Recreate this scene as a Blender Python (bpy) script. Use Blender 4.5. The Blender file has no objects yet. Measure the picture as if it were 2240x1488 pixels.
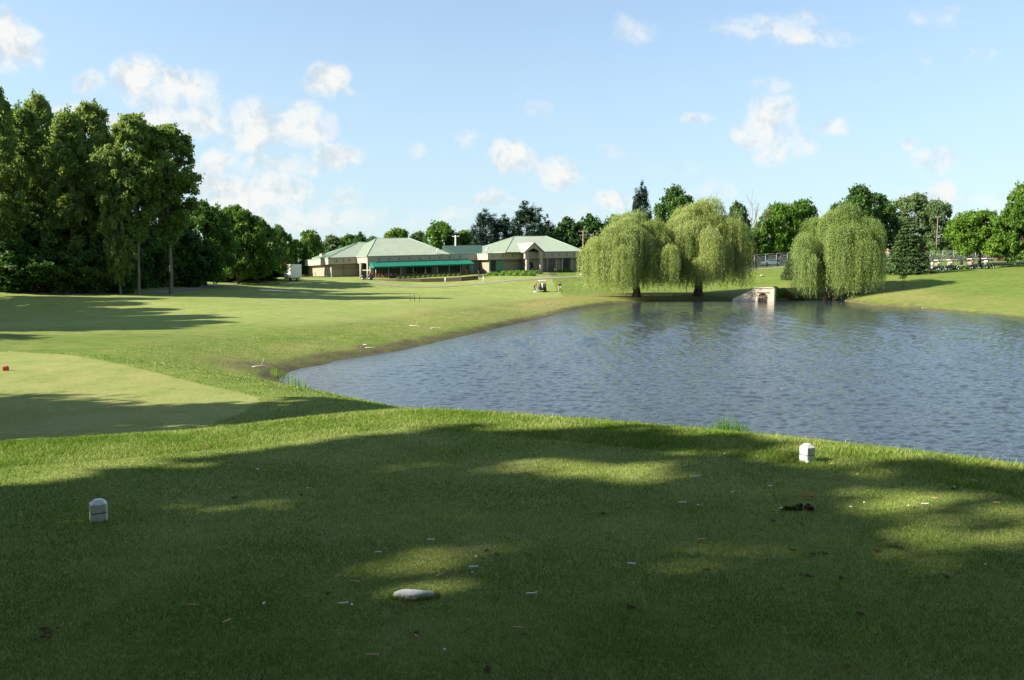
import bpy, math, random
import numpy as np
from mathutils import Vector, Matrix, geometry
R_ = math.radians
sc = bpy.context.scene
COL = sc.collection

# ---------------------------------------------------------------- camera frame
FPX, CX, CY, EYE = 1700.0, 1120.0, 744.0, 4.85
PITCH = math.atan(154.0 / FPX)
cp, sp = math.cos(PITCH), math.sin(PITCH)
def ray(px, py):
    dx, dy = (px - CX) / FPX, -(py - CY) / FPX
    return np.array([dx, cp + dy * sp, dy * cp - sp])
def at(px, py, D):
    v = ray(px, py); t = D / v[1]
    return Vector((v[0] * t, D, EYE + v[2] * t))
def onz(px, py, z):
    v = ray(px, py); t = (z - EYE) / v[2]
    return Vector((v[0] * t, v[1] * t, z))
SUN_AZ_BACK, SUN_EL = -14.0, 32.0     # sun stands to the left, this many degrees beyond the picture plane

# ---------------------------------------------------------------- props
def tag(o, label=None, cat=None, group=None, kind=None):
    if label: o['label'] = label
    if cat: o['category'] = cat
    if group: o['group'] = group
    if kind: o['kind'] = kind
    return o
def thing(name, label, cat, loc=(0, 0, 0), rz=0.0, group=None):
    o = bpy.data.objects.new(name, None); COL.objects.link(o)
    o.empty_display_size = 0.1
    o.location = loc; o.rotation_euler = (0, 0, rz)
    return tag(o, label, cat, group)
def link(name, me, parent=None):
    o = bpy.data.objects.new(name, me); COL.objects.link(o)
    if parent is not None: o.parent = parent
    return o
def copy_tree(o, parent=None):
    c = o.copy(); COL.objects.link(c); c.parent = parent
    for ch in list(o.children): copy_tree(ch, c)
    return c

# ---------------------------------------------------------------- materials
def new_mat(name):
    m = bpy.data.materials.new(name); m.use_nodes = True
    nt = m.node_tree; nt.nodes.clear()
    out = nt.nodes.new('ShaderNodeOutputMaterial')
    return m, nt, out
def ramp(nt, fac, stops):
    n = nt.nodes.new('ShaderNodeValToRGB')
    el = n.color_ramp.elements
    while len(el) > 1: el.remove(el[-1])
    el[0].position = stops[0][0]; el[0].color = (*stops[0][1], 1)
    for p, c in stops[1:]:
        e = el.new(p); e.color = (*c, 1)
    nt.links.new(fac, n.inputs[0]); return n.outputs[0]
def noise(nt, vec, scale, detail=4, rough=.55, dist=0):
    n = nt.nodes.new('ShaderNodeTexNoise'); n.inputs['Scale'].default_value = scale
    n.inputs['Detail'].default_value = detail; n.inputs['Roughness'].default_value = rough
    n.inputs['Distortion'].default_value = dist
    if vec is not None: nt.links.new(vec, n.inputs['Vector'])
    return n.outputs[0]
def mathn(nt, op, a, b=None, c=None, clamp=False):
    n = nt.nodes.new('ShaderNodeMath'); n.operation = op; n.use_clamp = clamp
    for i, v in enumerate((a, b, c)):
        if v is None: continue
        if isinstance(v, (int, float)): n.inputs[i].default_value = v
        else: nt.links.new(v, n.inputs[i])
    return n.outputs[0]
def mixc(nt, fac, a, b, mode='MIX'):
    n = nt.nodes.new('ShaderNodeMix'); n.data_type = 'RGBA'; n.blend_type = mode
    for k, v in ((0, fac), (6, a), (7, b)):
        if isinstance(v, (int, float)): n.inputs[k].default_value = v
        elif isinstance(v, tuple): n.inputs[k].default_value = (*v, 1)
        else: nt.links.new(v, n.inputs[k])
    return n.outputs[2]
def geo(nt, coord='Object'):
    return nt.nodes.new('ShaderNodeTexCoord').outputs[coord]
def mapping(nt, vec, scale=(1, 1, 1), rot=(0, 0, 0)):
    n = nt.nodes.new('ShaderNodeMapping'); n.inputs['Scale'].default_value = scale
    n.inputs['Rotation'].default_value = rot
    nt.links.new(vec, n.inputs['Vector']); return n.outputs[0]
def bump(nt, h, strength, dist=.05):
    n = nt.nodes.new('ShaderNodeBump'); n.inputs['Strength'].default_value = strength
    n.inputs['Distance'].default_value = dist; nt.links.new(h, n.inputs['Height']); return n.outputs[0]
def simple(name, col, rough=.6, var=.12, scale=8., metal=0., spec=.4, bmp=0.):
    m, nt, out = new_mat(name)
    b = nt.nodes.new('ShaderNodeBsdfPrincipled')
    n = noise(nt, geo(nt), scale, 5, .6)
    c = ramp(nt, n, [(.25, tuple(x * (1 - var) for x in col)), (.75, tuple(min(1, x * (1 + var)) for x in col))])
    nt.links.new(c, b.inputs['Base Color'])
    b.inputs['Roughness'].default_value = rough; b.inputs['Metallic'].default_value = metal
    b.inputs['Specular IOR Level'].default_value = spec
    if bmp: nt.links.new(bump(nt, n, bmp, .02), b.inputs['Normal'])
    nt.links.new(b.outputs[0], out.inputs[0]); return m
def leafmat(name, dark, light, trans=.35, rough=.55, obvar=.25, spec=.25):
    m, nt, out = new_mat(name)
    at_ = nt.nodes.new('ShaderNodeAttribute'); at_.attribute_name = 'var'
    c = ramp(nt, at_.outputs['Fac'], [(0., dark), (1., light)])
    oi = nt.nodes.new('ShaderNodeObjectInfo')
    hsv = nt.nodes.new('ShaderNodeHueSaturation')
    nt.links.new(mathn(nt, 'MULTIPLY_ADD', oi.outputs['Random'], obvar, 1 - obvar / 2), hsv.inputs['Value'])
    nt.links.new(mathn(nt, 'MULTIPLY_ADD', oi.outputs['Random'], -.03, .515), hsv.inputs['Hue'])
    nt.links.new(c, hsv.inputs['Color'])
    b = nt.nodes.new('ShaderNodeBsdfPrincipled'); b.inputs['Roughness'].default_value = rough
    b.inputs['Specular IOR Level'].default_value = spec
    nt.links.new(hsv.outputs[0], b.inputs['Base Color'])
    t = nt.nodes.new('ShaderNodeBsdfTranslucent')
    nt.links.new(mixc(nt, .5, hsv.outputs[0], (light[0] * 1.3, light[1] * 1.3, light[2] * .7)), t.inputs['Color'])
    mx = nt.nodes.new('ShaderNodeMixShader'); mx.inputs[0].default_value = trans
    nt.links.new(b.outputs[0], mx.inputs[1]); nt.links.new(t.outputs[0], mx.inputs[2])
    nt.links.new(mx.outputs[0], out.inputs[0]); return m

# ---------------------------------------------------------------- meshes
def mesh_np(name, V, F, mat=None, var=None, smooth=False):
    """V (n,3), F (m,k) all faces with k corners"""
    me = bpy.data.meshes.new(name)
    n, (m, k) = len(V), F.shape
    me.vertices.add(n); me.vertices.foreach_set('co', np.ascontiguousarray(V, dtype=np.float32).ravel())
    me.loops.add(m * k); me.loops.foreach_set('vertex_index', np.ascontiguousarray(F, dtype=np.int32).ravel())
    me.polygons.add(m)
    me.polygons.foreach_set('loop_start', np.arange(0, m * k, k, dtype=np.int32))
    me.polygons.foreach_set('loop_total', np.full(m, k, dtype=np.int32))
    if smooth: me.polygons.foreach_set('use_smooth', np.ones(m, dtype=bool))
    me.update(calc_edges=True)
    if var is not None:
        a = me.attributes.new('var', 'FLOAT', 'POINT'); a.data.foreach_set('value', np.asarray(var, dtype=np.float32))
    if mat is not None: me.materials.append(mat)
    return me
def unit(a): return a / np.maximum(np.linalg.norm(a, axis=-1, keepdims=True), 1e-9)
def leaf_quads(P, N, s, asp, rng, A=None):
    N = unit(N)
    a = np.cross(N, rng.normal(size=P.shape)) if A is None else A
    a = unit(a); b = unit(np.cross(N, a))
    s = np.broadcast_to(np.asarray(s), (len(P),))[:, None]
    V = np.stack([P + a * s, P + b * s * asp, P - a * s, P - b * s * asp], 1).reshape(-1, 3)
    return V, np.arange(len(V)).reshape(-1, 4)

class MB:
    """collects simple solids; one material slot per shape allowed"""
    def __init__(s): s.v = []; s.f = []; s.mi = []; s.sm = []
    def add(s, V, F, m=0, smooth=False):
        o = len(s.v); s.v += [tuple(p) for p in V]
        for f in F: s.f.append([i + o for i in f]); s.mi.append(m); s.sm.append(smooth)
        return s
    def box(s, c, d, rz=0., m=0, taper=1.):
        x, y, z = (k / 2 for k in d); V = []
        for k, (sx, sy, sz) in enumerate([(-1,-1,-1),(1,-1,-1),(1,1,-1),(-1,1,-1),(-1,-1,1),(1,-1,1),(1,1,1),(-1,1,1)]):
            t = taper if sz > 0 else 1.
            X, Y = sx * x * t, sy * y * t
            V.append((c[0] + X * math.cos(rz) - Y * math.sin(rz), c[1] + X * math.sin(rz) + Y * math.cos(rz), c[2] + sz * z))
        return s.add(V, [(0,3,2,1),(4,5,6,7),(0,1,5,4),(1,2,6,5),(2,3,7,6),(3,0,4,7)], m)
    def tube(s, pts, rad, n=8, m=0, cap=True):
        pts = [Vector(p) for p in pts]
        if isinstance(rad, (int, float)): rad = [rad] * len(pts)
        V, F = [], []
        for i, p in enumerate(pts):
            d = (pts[min(i + 1, len(pts) - 1)] - pts[max(i - 1, 0)]).normalized()
            a = d.cross(Vector((0, 0, 1)) if abs(d.z) < .9 else Vector((1, 0, 0))).normalized(); b = d.cross(a)
            for k in range(n):
                t = 2 * math.pi * k / n
                V.append(p + (a * math.cos(t) + b * math.sin(t)) * rad[i])
        for i in range(len(pts) - 1):
            for k in range(n):
                F.append((i*n+k, i*n+(k+1)%n, (i+1)*n+(k+1)%n, (i+1)*n+k))
        if cap:
            F.append(tuple(range(n))[::-1]); F.append(tuple(range((len(pts)-1)*n, len(pts)*n)))
        return s.add(V, F, m, n > 4)
    def prism(s, poly, z0, z1, m=0):
        """poly: xy list; z0,z1 scalars or lists"""
        n = len(poly)
        z0 = [z0] * n if isinstance(z0, (int, float)) else z0
        z1 = [z1] * n if isinstance(z1, (int, float)) else z1
        V = [(p[0], p[1], z0[i]) for i, p in enumerate(poly)] + [(p[0], p[1], z1[i]) for i, p in enumerate(poly)]
        F = [(i, (i+1) % n, n + (i+1) % n, n + i) for i in range(n)]
        T = geometry.tessellate_polygon([[Vector((p[0], p[1], 0)) for p in poly]])
        for t in T: F.append(tuple(t)); F.append(tuple(n + i for i in t))
        return s.add(V, F, m)
    def ball(s, c, r, m=0, n=10, k=6):
        if isinstance(r, (int, float)): r = (r, r, r)
        V = [(c[0], c[1], c[2] - r[2])]; F = []
        for i in range(1, k):
            t = math.pi * i / k
            for j in range(n):
                a = 2 * math.pi * j / n
                V.append((c[0] + r[0]*math.sin(t)*math.cos(a), c[1] + r[1]*math.sin(t)*math.sin(a), c[2] - r[2]*math.cos(t)))
        V.append((c[0], c[1], c[2] + r[2]))
        for j in range(n):
            F.append((0, 1+(j+1)%n, 1+j)); F.append((len(V)-1, 1+(k-2)*n+j, 1+(k-2)*n+(j+1)%n))
            for i in range(k-2):
                F.append((1+i*n+j, 1+i*n+(j+1)%n, 1+(i+1)*n+(j+1)%n, 1+(i+1)*n+j))
        return s.add(V, F, m, True)
    def build(s, name, mats, parent=None, origin=(0, 0, 0), bevel=0.):
        me = bpy.data.meshes.new(name)
        ox, oy, oz = origin
        me.from_pydata([(a - ox, b - oy, c - oz) for a, b, c in s.v], [], s.f)
        for m in (mats if isinstance(mats, (list, tuple)) else [mats]): me.materials.append(m)
        me.polygons.foreach_set('material_index', s.mi); me.polygons.foreach_set('use_smooth', s.sm)
        me.validate(); me.update()
        import bmesh
        bm = bmesh.new(); bm.from_mesh(me); bmesh.ops.recalc_face_normals(bm, faces=bm.faces[:])
        bm.to_mesh(me); bm.free()
        o = link(name, me, parent)
        if bevel:
            b = o.modifiers.new('bevel', 'BEVEL'); b.width = bevel; b.segments = 2; b.limit_method = 'ANGLE'
        return o

# ---------------------------------------------------------------- terrain
def sdf(X, Y, poly):
    """signed distance to polygon, positive outside"""
    P = np.array(poly); n = len(P)
    d2 = np.full(X.shape, 1e18); inside = np.zeros(X.shape, bool)
    for i in range(n):
        a, b = P[i], P[(i + 1) % n]
        ex, ey = b - a; wx, wy = X - a[0], Y - a[1]
        t = np.clip((wx * ex + wy * ey) / (ex * ex + ey * ey + 1e-12), 0, 1)
        d2 = np.minimum(d2, (wx - ex * t) ** 2 + (wy - ey * t) ** 2)
        c = (a[1] > Y) != (b[1] > Y)
        with np.errstate(divide='ignore', invalid='ignore'):
            inside ^= c & (X < (b[0] - a[0]) * (Y - a[1]) / (b[1] - a[1] + 1e-12) + a[0])
    d = np.sqrt(d2); return np.where(inside, -d, d)
def smooth_poly(pts, it=2):
    P = np.array(pts, float)
    for _ in range(it):
        Q = np.roll(P, -1, 0)
        P = np.stack([.75 * P + .25 * Q, .25 * P + .75 * Q], 1).reshape(-1, 2)
    return P

TEE_Z, LOW_Z = 3.2, 2.1
def xy(px, py, z): p = onz(px, py, z); return (p.x, p.y)
# upper tee outline: the crest seen in the picture, then round behind the camera
UP = [xy(px, py, TEE_Z) for px, py in [(-500,1010),(0,982),(300,960),(520,940),(700,920),(880,903),(1000,908),(1200,922),(1500,948),(1765,973),(2000,1000),(2240,1034),(2700,1110)]]
UP += [(9, 1), (9, -10), (-8, -10), (-9, 3)]
UP = smooth_poly(UP, 2)
LOW = [xy(px, py, LOW_Z) for px, py in [(-350,765),(0,771),(130,775),(260,789),(400,818),(540,850),(640,872),(760,893)]] + [(-1.6,10.5),(-3.5,9),(-40,9),(-34,26)]
LOW = smooth_poly(LOW, 2)
LOWMOW = [xy(px, py, LOW_Z) for px, py in [(-350,769),(0,768),(130,773),(230,789),(330,812),(430,838),(560,866),(575,872),(520,915),(300,960),(0,990)]] + [(-30, 12)]
LOWMOW = smooth_poly(LOWMOW, 1)
POND = [xy(px, py, 0) for px, py in [(603,832),(625,816),(643,806),(690,798),(745,786),(812,775),(879,765),(946,749),(1000,738),(1100,716),(1200,692),(1270,675),(1330,665),(1400,660),(1500,658.5),(1600,657),(1700,656),(1800,655),(1845,657),(1885,665),(1929,670),(2001,672),(2045,676),(2108,681),(2179,688),(2240,693),(2330,705),(2500,740),(2800,820),(3300,950)]]
POND += [(24, 16), (12, 11), (2, 12.5), (-2.5, 19), (-7.5, 27)]
PONDP = smooth_poly(POND, 1)

cols = {   # picture column : [(depth, picture row or z given as ('z', v))]
 -900: [(5,'2.4'),(30,'1.9'),(60,'1.8'),(100,'2.6'),(220,'4'),(500,'4')],
 0:    [(5,'1.2'),(30,'1.0'),(40,745),(55,714),(70,688),(85,652),(95,637),(130,'2.9'),(200,'3.2'),(300,'3.6'),(500,'4')],
 300:  [(5,'1.0'),(32,'.9'),(42,742),(55,711),(75,680),(95,647),(106,632),(140,'3.0'),(200,'3.3'),(300,'3.8'),(500,'4')],
 600:  [(5,'.4'),(40,'.45'),(55,706),(75,675),(100,652),(130,634),(142,622),(156,611),(170,'3.2'),(200,'3.3'),(300,'3.9'),(500,'4')],
 750:  [(5,'.4'),(48,'.5'),(60,700),(80,676),(110,652),(138,634),(148,621),(158,611),(168,'3.1'),(200,'3.4'),(300,'4'),(500,'4')],
 900:  [(5,'.4'),(60,'.5'),(80,673),(110,652),(138,638),(152,625),(160,614),(168,606),(185,'3.6'),(220,'4.2'),(300,'4.4'),(500,'4.2')],
 1120: [(5,'.3'),(90,'.45'),(112,655),(137,638),(148,621),(156,609),(164,601),(180,'4.3'),(220,'4.8'),(300,'4.8'),(500,'4.4')],
 1300: [(5,'.3'),(100,'.4'),(122,650),(137,640),(148,626),(160,608),(175,596),(190,'4.6'),(220,'5'),(300,'5'),(500,'4.6')],
 1500: [(5,'.2'),(118,'.3'),(126,648),(136,638),(148,622),(162,602),(180,591),(200,'5.2'),(300,'5.4'),(500,'4.6')],
 1700: [(5,'.2'),(118,'.3'),(125,647),(137,628),(148,612),(158,598),(168,588),(178,582),(200,'6'),(300,'6.2'),(500,'4.6')],
 1850: [(5,'.2'),(113,'.3'),(124,645),(133,622),(141,603),(152,593),(165,585),(185,'6.1'),(220,'6.4'),(300,'6.4'),(500,'4.6')],
 2050: [(5,'.2'),(98,'.25'),(108,652),(122,626),(136,604),(144,594.5),(153,589),(168,577),(185,'6.4'),(220,'6.8'),(300,'6.8'),(500,'4.6')],
 2240: [(5,'.2'),(82,'.3'),(92,664),(108,638),(128,606),(144,587),(152,581),(168,571),(185,'7.0'),(220,'7.1'),(300,'7'),(500,'4.6')],
 2900: [(5,'.5'),(50,'.5'),(75,'2'),(110,'4.6'),(150,'6.2'),(220,'7'),(300,'7'),(500,'4.6')],
}
_phi, _tab = [], []
LR = np.linspace(math.log(3), math.log(600), 360)
for px, L in sorted(cols.items()):
    k = (px - CX) / FPX; ph = math.atan(k); _phi.append(ph)
    rr, zz = [], []
    for D, q in L:
        rr.append(math.log(D / math.cos(ph)))
        zz.append(float(q) if isinstance(q, str) else at(px, q, D).z)
    _tab.append(np.interp(LR, rr, zz))
PH = np.linspace(_phi[0], _phi[-1], 240)
_tab = np.array(_tab)
G = np.array([np.interp(PH, _phi, _tab[:, j]) for j in range(len(LR))]).T   # (phi, r)
def blur(A, s, ax):
    k = np.exp(-.5 * (np.arange(-3*s, 3*s+1) / s) ** 2); k /= k.sum()
    A = np.pad(A, [(3*s, 3*s) if i == ax else (0, 0) for i in range(2)], mode='edge')
    return np.apply_along_axis(lambda v: np.convolve(v, k, 'valid'), ax, A)
G = blur(blur(G, 4, 0), 2, 1)
def base_h(X, Y):
    ph = np.clip(np.arctan2(X, Y), PH[0], PH[-1]); r = np.log(np.maximum(np.hypot(X, Y), 3.1))
    i = np.clip((ph - PH[0]) / (PH[1] - PH[0]), 0, len(PH) - 1.001); j = np.clip((r - LR[0]) / (LR[1] - LR[0]), 0, len(LR) - 1.001)
    i0, j0 = i.astype(int), j.astype(int); a, b = i - i0, j - j0
    return (G[i0, j0]*(1-a)*(1-b) + G[i0+1, j0]*a*(1-b) + G[i0, j0+1]*(1-a)*b + G[i0+1, j0+1]*a*b)
def smax(a, b, k):
    h = np.clip(.5 + .5 * (a - b) / k, 0, 1); return b + (a - b) * h + k * h * (1 - h)
def wob(X, Y, s, seed=0):
    r = np.random.RandomState(seed); o = 0
    for _ in range(5):
        a = r.uniform(0, 6.28); f = s * r.uniform(.6, 1.6)
        o = o + np.sin((X * math.cos(a) + Y * math.sin(a)) * f + r.uniform(0, 6.28))
    return o / 5
def plat(d, z, slope, rnd):
    d = np.maximum(d, 0); return z - slope * (np.sqrt(d * d + rnd * rnd) - rnd)
def terrain(X, Y, parts=False):
    X = np.asarray(X, float); Y = np.asarray(Y, float)
    dp = sdf(X, Y, PONDP); dpw = dp + .35 * wob(X, Y, 1.3, 4) + .12 * wob(X, Y, 4., 5)
    b = base_h(X, Y)
    far = np.clip((np.hypot(X, Y) - 30) / 30, 0, 1)
    b = b + far * (.24 * wob(X, Y, .20, 1) + .07 * wob(X, Y, .6, 2))
    w = 2.2
    land = .04 + (b - .04) * (1 - np.exp(-np.maximum(dpw, 0) / w)) + .12 * np.clip(dpw / .8, 0, 1)
    bed = -.9 * (1 - np.exp(np.minimum(dpw, 0) / 2.0)) + .04
    z = np.where(dpw > 0, land, bed)
    du, dl = sdf(X, Y, UP), sdf(X, Y, LOW)
    z = smax(z, plat(du, TEE_Z, .44, .9), .35)
    z = smax(z, plat(dl, LOW_Z, .30, 1.2), .35)
    z = z + np.where(du < 3, .012 * wob(X, Y, 1.4, 7) + .006 * wob(X, Y, 4, 8), 0)
    if parts: return z, dpw, du, dl
    return z
def gz(x, y): return float(terrain(np.array([x]), np.array([y]))[0])
_D = np.exp(np.linspace(math.log(2.5), math.log(420), 1600))
def hit(px, py):
    v = ray(px, py); X, Y, Z = v[0] / v[1] * _D, _D, EYE + v[2] / v[1] * _D
    g = terrain(X, Y); s = np.where(Z - g < 0)[0]
    if len(s) == 0: i = len(_D) - 1; return Vector((X[i], Y[i], g[i]))
    i = max(s[0], 1); a = (Z[i-1] - g[i-1]) / ((Z[i-1] - g[i-1]) - (Z[i] - g[i]) + 1e-9)
    D = _D[i-1] + a * (_D[i] - _D[i-1]); x = v[0] / v[1] * D
    return Vector((x, D, gz(x, D)))
def ground_pt(px, D):
    x = (px - CX) / FPX / 1.0041 * D
    return Vector((x, D, gz(x, D)))

fine = np.linspace(-38, 38, 560); coarse = np.linspace(38, 322, 150)[1:-1]
ANG = np.radians(np.concatenate([fine, coarse]))
RAD = np.concatenate([[.3, .8, 1.3, 1.8, 2.2], np.exp(np.linspace(math.log(2.5), math.log(330), 520)), [360, 420, 500, 650, 900, 1400, 2200, 3500]])
A_, R2 = np.meshgrid(ANG, RAD)
GX, GY = (np.sin(A_) * R2).ravel(), (np.cos(A_) * R2).ravel()
GZ, DPW, DU, DL = terrain(GX, GY, True)
na, nr = len(ANG), len(RAD)
ii, jj = np.meshgrid(np.arange(na), np.arange(nr - 1)); i2 = (ii + 1) % na
F = np.stack([jj*na+ii, jj*na+i2, (jj+1)*na+i2, (jj+1)*na+ii], -1).reshape(-1, 4)[:, ::-1]

def zones(X, Y, Z, DPW, DU, DL):
    """mow (short turf), rough (longer), dry (straw), mud"""
    r = np.hypot(X, Y)
    sm = lambda e0, e1, v: np.clip((v - e0) / (e1 - e0), 0, 1)
    lm = sdf(X, Y, LOWMOW)
    mud = (1 - sm(.5, 1.0, DPW + .45 * wob(X, Y, 2.5, 11) - .6 * np.clip(wob(X, Y, .16, 12), -1, 1))) * sm(14, 26, r)
    tip = np.exp(-(((X + 11.3) / 2.6) ** 2 + ((Y - 36) / 2.2) ** 2)) * 1.5
    mud = np.clip(np.maximum(mud, np.clip(tip - .25, 0, 1)), 0, 1)
    mow = np.maximum(1 - sm(-.10, .06, lm), (1 - sm(-.9, -.75, DU)) )
    fair = sm(8, 11, DPW) * sm(48, 60, r) * (1 - sm(0, 1, (X > 8).astype(float)))
    dry = np.exp(-((DPW - 6.0 - 2*wob(X, Y, .1, 3)) / 5.) ** 2) * sm(45, 85, r) * np.clip(.80 + .5 * wob(X, Y, .35, 9), 0, 1) * np.where(X > 22, .6, 1.)
    dry = np.maximum(dry, .45 * np.exp(-((DPW - 2.5) / 1.8) ** 2) * sm(26, 40, r) * np.clip(.6 + wob(X, Y, .8, 10), 0, 1))
    lip = sm(.1, .9, DU) * sm(-1, .5, X) * (1 - sm(16, 20, r))
    dry = np.maximum(dry, .55 * lip)
    dry = np.maximum(dry, np.where(lm < 0, .22 + .18 * wob(X, Y, .9, 21), 0))
    rough = 1 - np.maximum(mow, fair)
    return mow, rough, np.clip(dry, 0, 1), mud
# ---------------------------------------------------------------- ground
mow, rough, dry, mud = zones(GX, GY, GZ, DPW, DU, DL)
gv = np.stack([GX, GY, GZ], 1)
gm, nt, out = new_mat('turf')
ca = nt.nodes.new('ShaderNodeAttribute'); ca.attribute_name = 'zone'
sep = nt.nodes.new('ShaderNodeSeparateColor'); nt.links.new(ca.outputs['Color'], sep.inputs[0])
P = geo(nt)
n1 = noise(nt, P, .18, 4, .6); n2 = noise(nt, P, 1.1, 5, .62); n3 = noise(nt, P, 9., 5, .7); n4 = noise(nt, mapping(nt, P, (1, 1, 1)), 55., 3, .7)
nmix = mathn(nt, 'ADD', mathn(nt, 'MULTIPLY', n2, .5), mathn(nt, 'ADD', mathn(nt, 'MULTIPLY', n1, .3), mathn(nt, 'MULTIPLY', n3, .35)))
cr = ramp(nt, nmix, [(.36, (.045, .092, .006)), (.54, (.094, .140, .018)), (.70, (.155, .175, .036))])
cm = ramp(nt, nmix, [(.38, (.100, .148, .020)), (.56, (.172, .212, .048)), (.72, (.245, .255, .088))])
col = mixc(nt, sep.outputs[0], cr, cm)
dn = mathn(nt, 'MULTIPLY', sep.outputs[1], ramp(nt, mathn(nt, 'MULTIPLY_ADD', n3, .5, mathn(nt, 'MULTIPLY', n2, .6)), [(.36, (.25,)*3), (.68, (1,)*3)]))
cd = ramp(nt, n3, [(.3, (.19, .15, .050)), (.7, (.33, .26, .11))])
col = mixc(nt, dn, col, cd)
# small bare scrapes in the turf
sc1 = ramp(nt, noise(nt, P, 2.6, 3, .5, .6), [(.700, (0,)*3), (.735, (1,)*3)])
col = mixc(nt, mathn(nt, 'MULTIPLY', sc1, .45), col, (.10, .062, .03))
fine_ = ramp(nt, n4, [(.25, (.62,)*3), (.75, (1.3,)*3)])
col = mixc(nt, 1., col, fine_, 'MULTIPLY')
mc = ramp(nt, mathn(nt, 'ADD', mathn(nt, 'MULTIPLY', n3, .6), mathn(nt, 'MULTIPLY', n2, .4)), [(.36, (.040, .036, .016)), (.5, (.085, .068, .032)), (.66, (.16, .13, .065))])
mfac = mathn(nt, 'MULTIPLY', sep.outputs[2], ramp(nt, noise(nt, P, 2.2, 5, .7), [(.36, (.15,)*3), (.52, (1,)*3)]))
col = mixc(nt, mfac, col, mc)
b = nt.nodes.new('ShaderNodeBsdfPrincipled'); nt.links.new(col, b.inputs['Base Color'])
b.inputs['Roughness'].default_value = .85; b.inputs['Specular IOR Level'].default_value = .15
b.inputs['Sheen Weight'].default_value = .0; b.inputs['Sheen Tint'].default_value = (.6, .9, .3, 1)
bh = mathn(nt, 'ADD', mathn(nt, 'MULTIPLY', n3, .35), mathn(nt, 'MULTIPLY', n4, .25))
nt.links.new(bump(nt, bh, .8, .06), b.inputs['Normal'])
nt.links.new(b.outputs[0], out.inputs[0])
me = mesh_np('ground', gv, F, gm, smooth=True)
a = me.color_attributes.new('zone', 'FLOAT_COLOR', 'POINT')
a.data.foreach_set('color', np.stack([np.maximum(mow, (1 - rough)), dry, mud, np.ones_like(mow)], 1).astype(np.float32).ravel())
ground = link('ground', me); tag(ground, kind='structure')

# ---------------------------------------------------------------- pond water
wm, nt, out = new_mat('pond_water')
P = geo(nt)
w1 = noise(nt, mapping(nt, P, (1., 1.25, 1), (0, 0, R_(12))), 2.0, 2, .55, .5)
w2 = noise(nt, mapping(nt, P, (1., 1.3, 1), (0, 0, R_(-8))), 5.2, 3, .6, .3)
w3 = noise(nt, P, .12, 2, .5)
calm = ramp(nt, w3, [(.3, (.6,)*3), (.65, (1,)*3)])
sepx = nt.nodes.new('ShaderNodeSeparateXYZ'); nt.links.new(P, sepx.inputs[0])
# lee of the far bank: ripples die out close to the willows
lee = nt.nodes.new('ShaderNodeMapRange'); lee.inputs[1].default_value = 90; lee.inputs[2].default_value = 120
lee.inputs[3].default_value = 1.; lee.inputs[4].default_value = .4; nt.links.new(sepx.outputs[1], lee.inputs[0])
hh = mathn(nt, 'ADD', mathn(nt, 'MULTIPLY', w1, .7), mathn(nt, 'MULTIPLY', w2, .30))
hh = mathn(nt, 'MULTIPLY', mathn(nt, 'MULTIPLY', hh, calm), lee.outputs[0])
b = nt.nodes.new('ShaderNodeBsdfPrincipled')
nt.links.new(ramp(nt, noise(nt, P, .3, 3), [(.3, (.028, .037, .046)), (.7, (.038, .048, .058))]), b.inputs['Base Color'])
b.inputs['Roughness'].default_value = .03; b.inputs['IOR'].default_value = 1.333; b.inputs['Specular IOR Level'].default_value = .5
nt.links.new(bump(nt, hh, 1., .05), b.inputs['Normal']); nt.links.new(b.outputs[0], out.inputs[0])
wp = smooth_poly(POND, 1); xs = wp[:, 0]; ys = wp[:, 1]
x0, x1, y0, y1 = xs.min() - 8, xs.max() + 10, 6, ys.max() + 5
nx, ny = 60, 60
gx, gy = np.meshgrid(np.linspace(x0, x1, nx), np.linspace(y0, y1, ny))
aa = np.radians(np.linspace(-26, 52, 900)); rr_ = np.exp(np.linspace(math.log(11), math.log(150), 1150))
ph_, r_ = np.meshgrid(aa, rr_); nx, ny = len(aa), len(rr_)
gx, gy = np.sin(ph_) * r_, np.cos(ph_) * r_
dw = sdf(gx, gy, PONDP); keep = dw < 3; kf = keep.ravel(); GX_, GY_, RR_ = gx.ravel()[kf], gy.ravel()[kf], r_.ravel()[kf]; zk = np.zeros(len(GX_)); cell = RR_ * .0023
rw_ = np.random.RandomState(31); zw = np.zeros_like(gx)
ph_w = [wob(GX_, GY_, .35, i) for i in range(4)]
for i in range(46):
    lam = .21 * (5.2 ** rw_.rand()); th_ = R_(100) + rw_.normal() * .75; k_ = 2 * math.pi / lam
    ampl = .0072 * lam ** .68 * rw_.uniform(.5, 1.2)
    ampl = ampl * np.clip(lam / (cell * 3.) - .6, 0, 1)
    zk += ampl * np.sin((GX_ * math.cos(th_) + GY_ * math.sin(th_)) * k_ + rw_.uniform(0, 6.28) + 1.4 * ph_w[i % 4])
zw.ravel()[kf] = zk
gust = .80 + .38 * wob(gx * .5, gy, .10, 55)
leef = np.clip((-dw - .3) / 6, .12, 1) * np.clip((112 - gy + 3 * wob(gx, gy, .12, 77)) / 26, .09, 1)
zw *= gust * leef
idx = np.arange(nx * ny).reshape(ny, nx)
q = np.stack([idx[:-1, :-1], idx[:-1, 1:], idx[1:, 1:], idx[1:, :-1]], -1).reshape(-1, 4)[:, ::-1]
kk = keep.ravel()[q].all(1); q = q[kk]; us = np.unique(q); rm_ = np.zeros(nx * ny, np.int64); rm_[us] = np.arange(len(us))
me = mesh_np('pond', np.stack([gx.ravel(), gy.ravel(), zw.ravel()], 1)[us], rm_[q], wm, smooth=True)
tag(link('pond', me), kind='structure')

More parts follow.
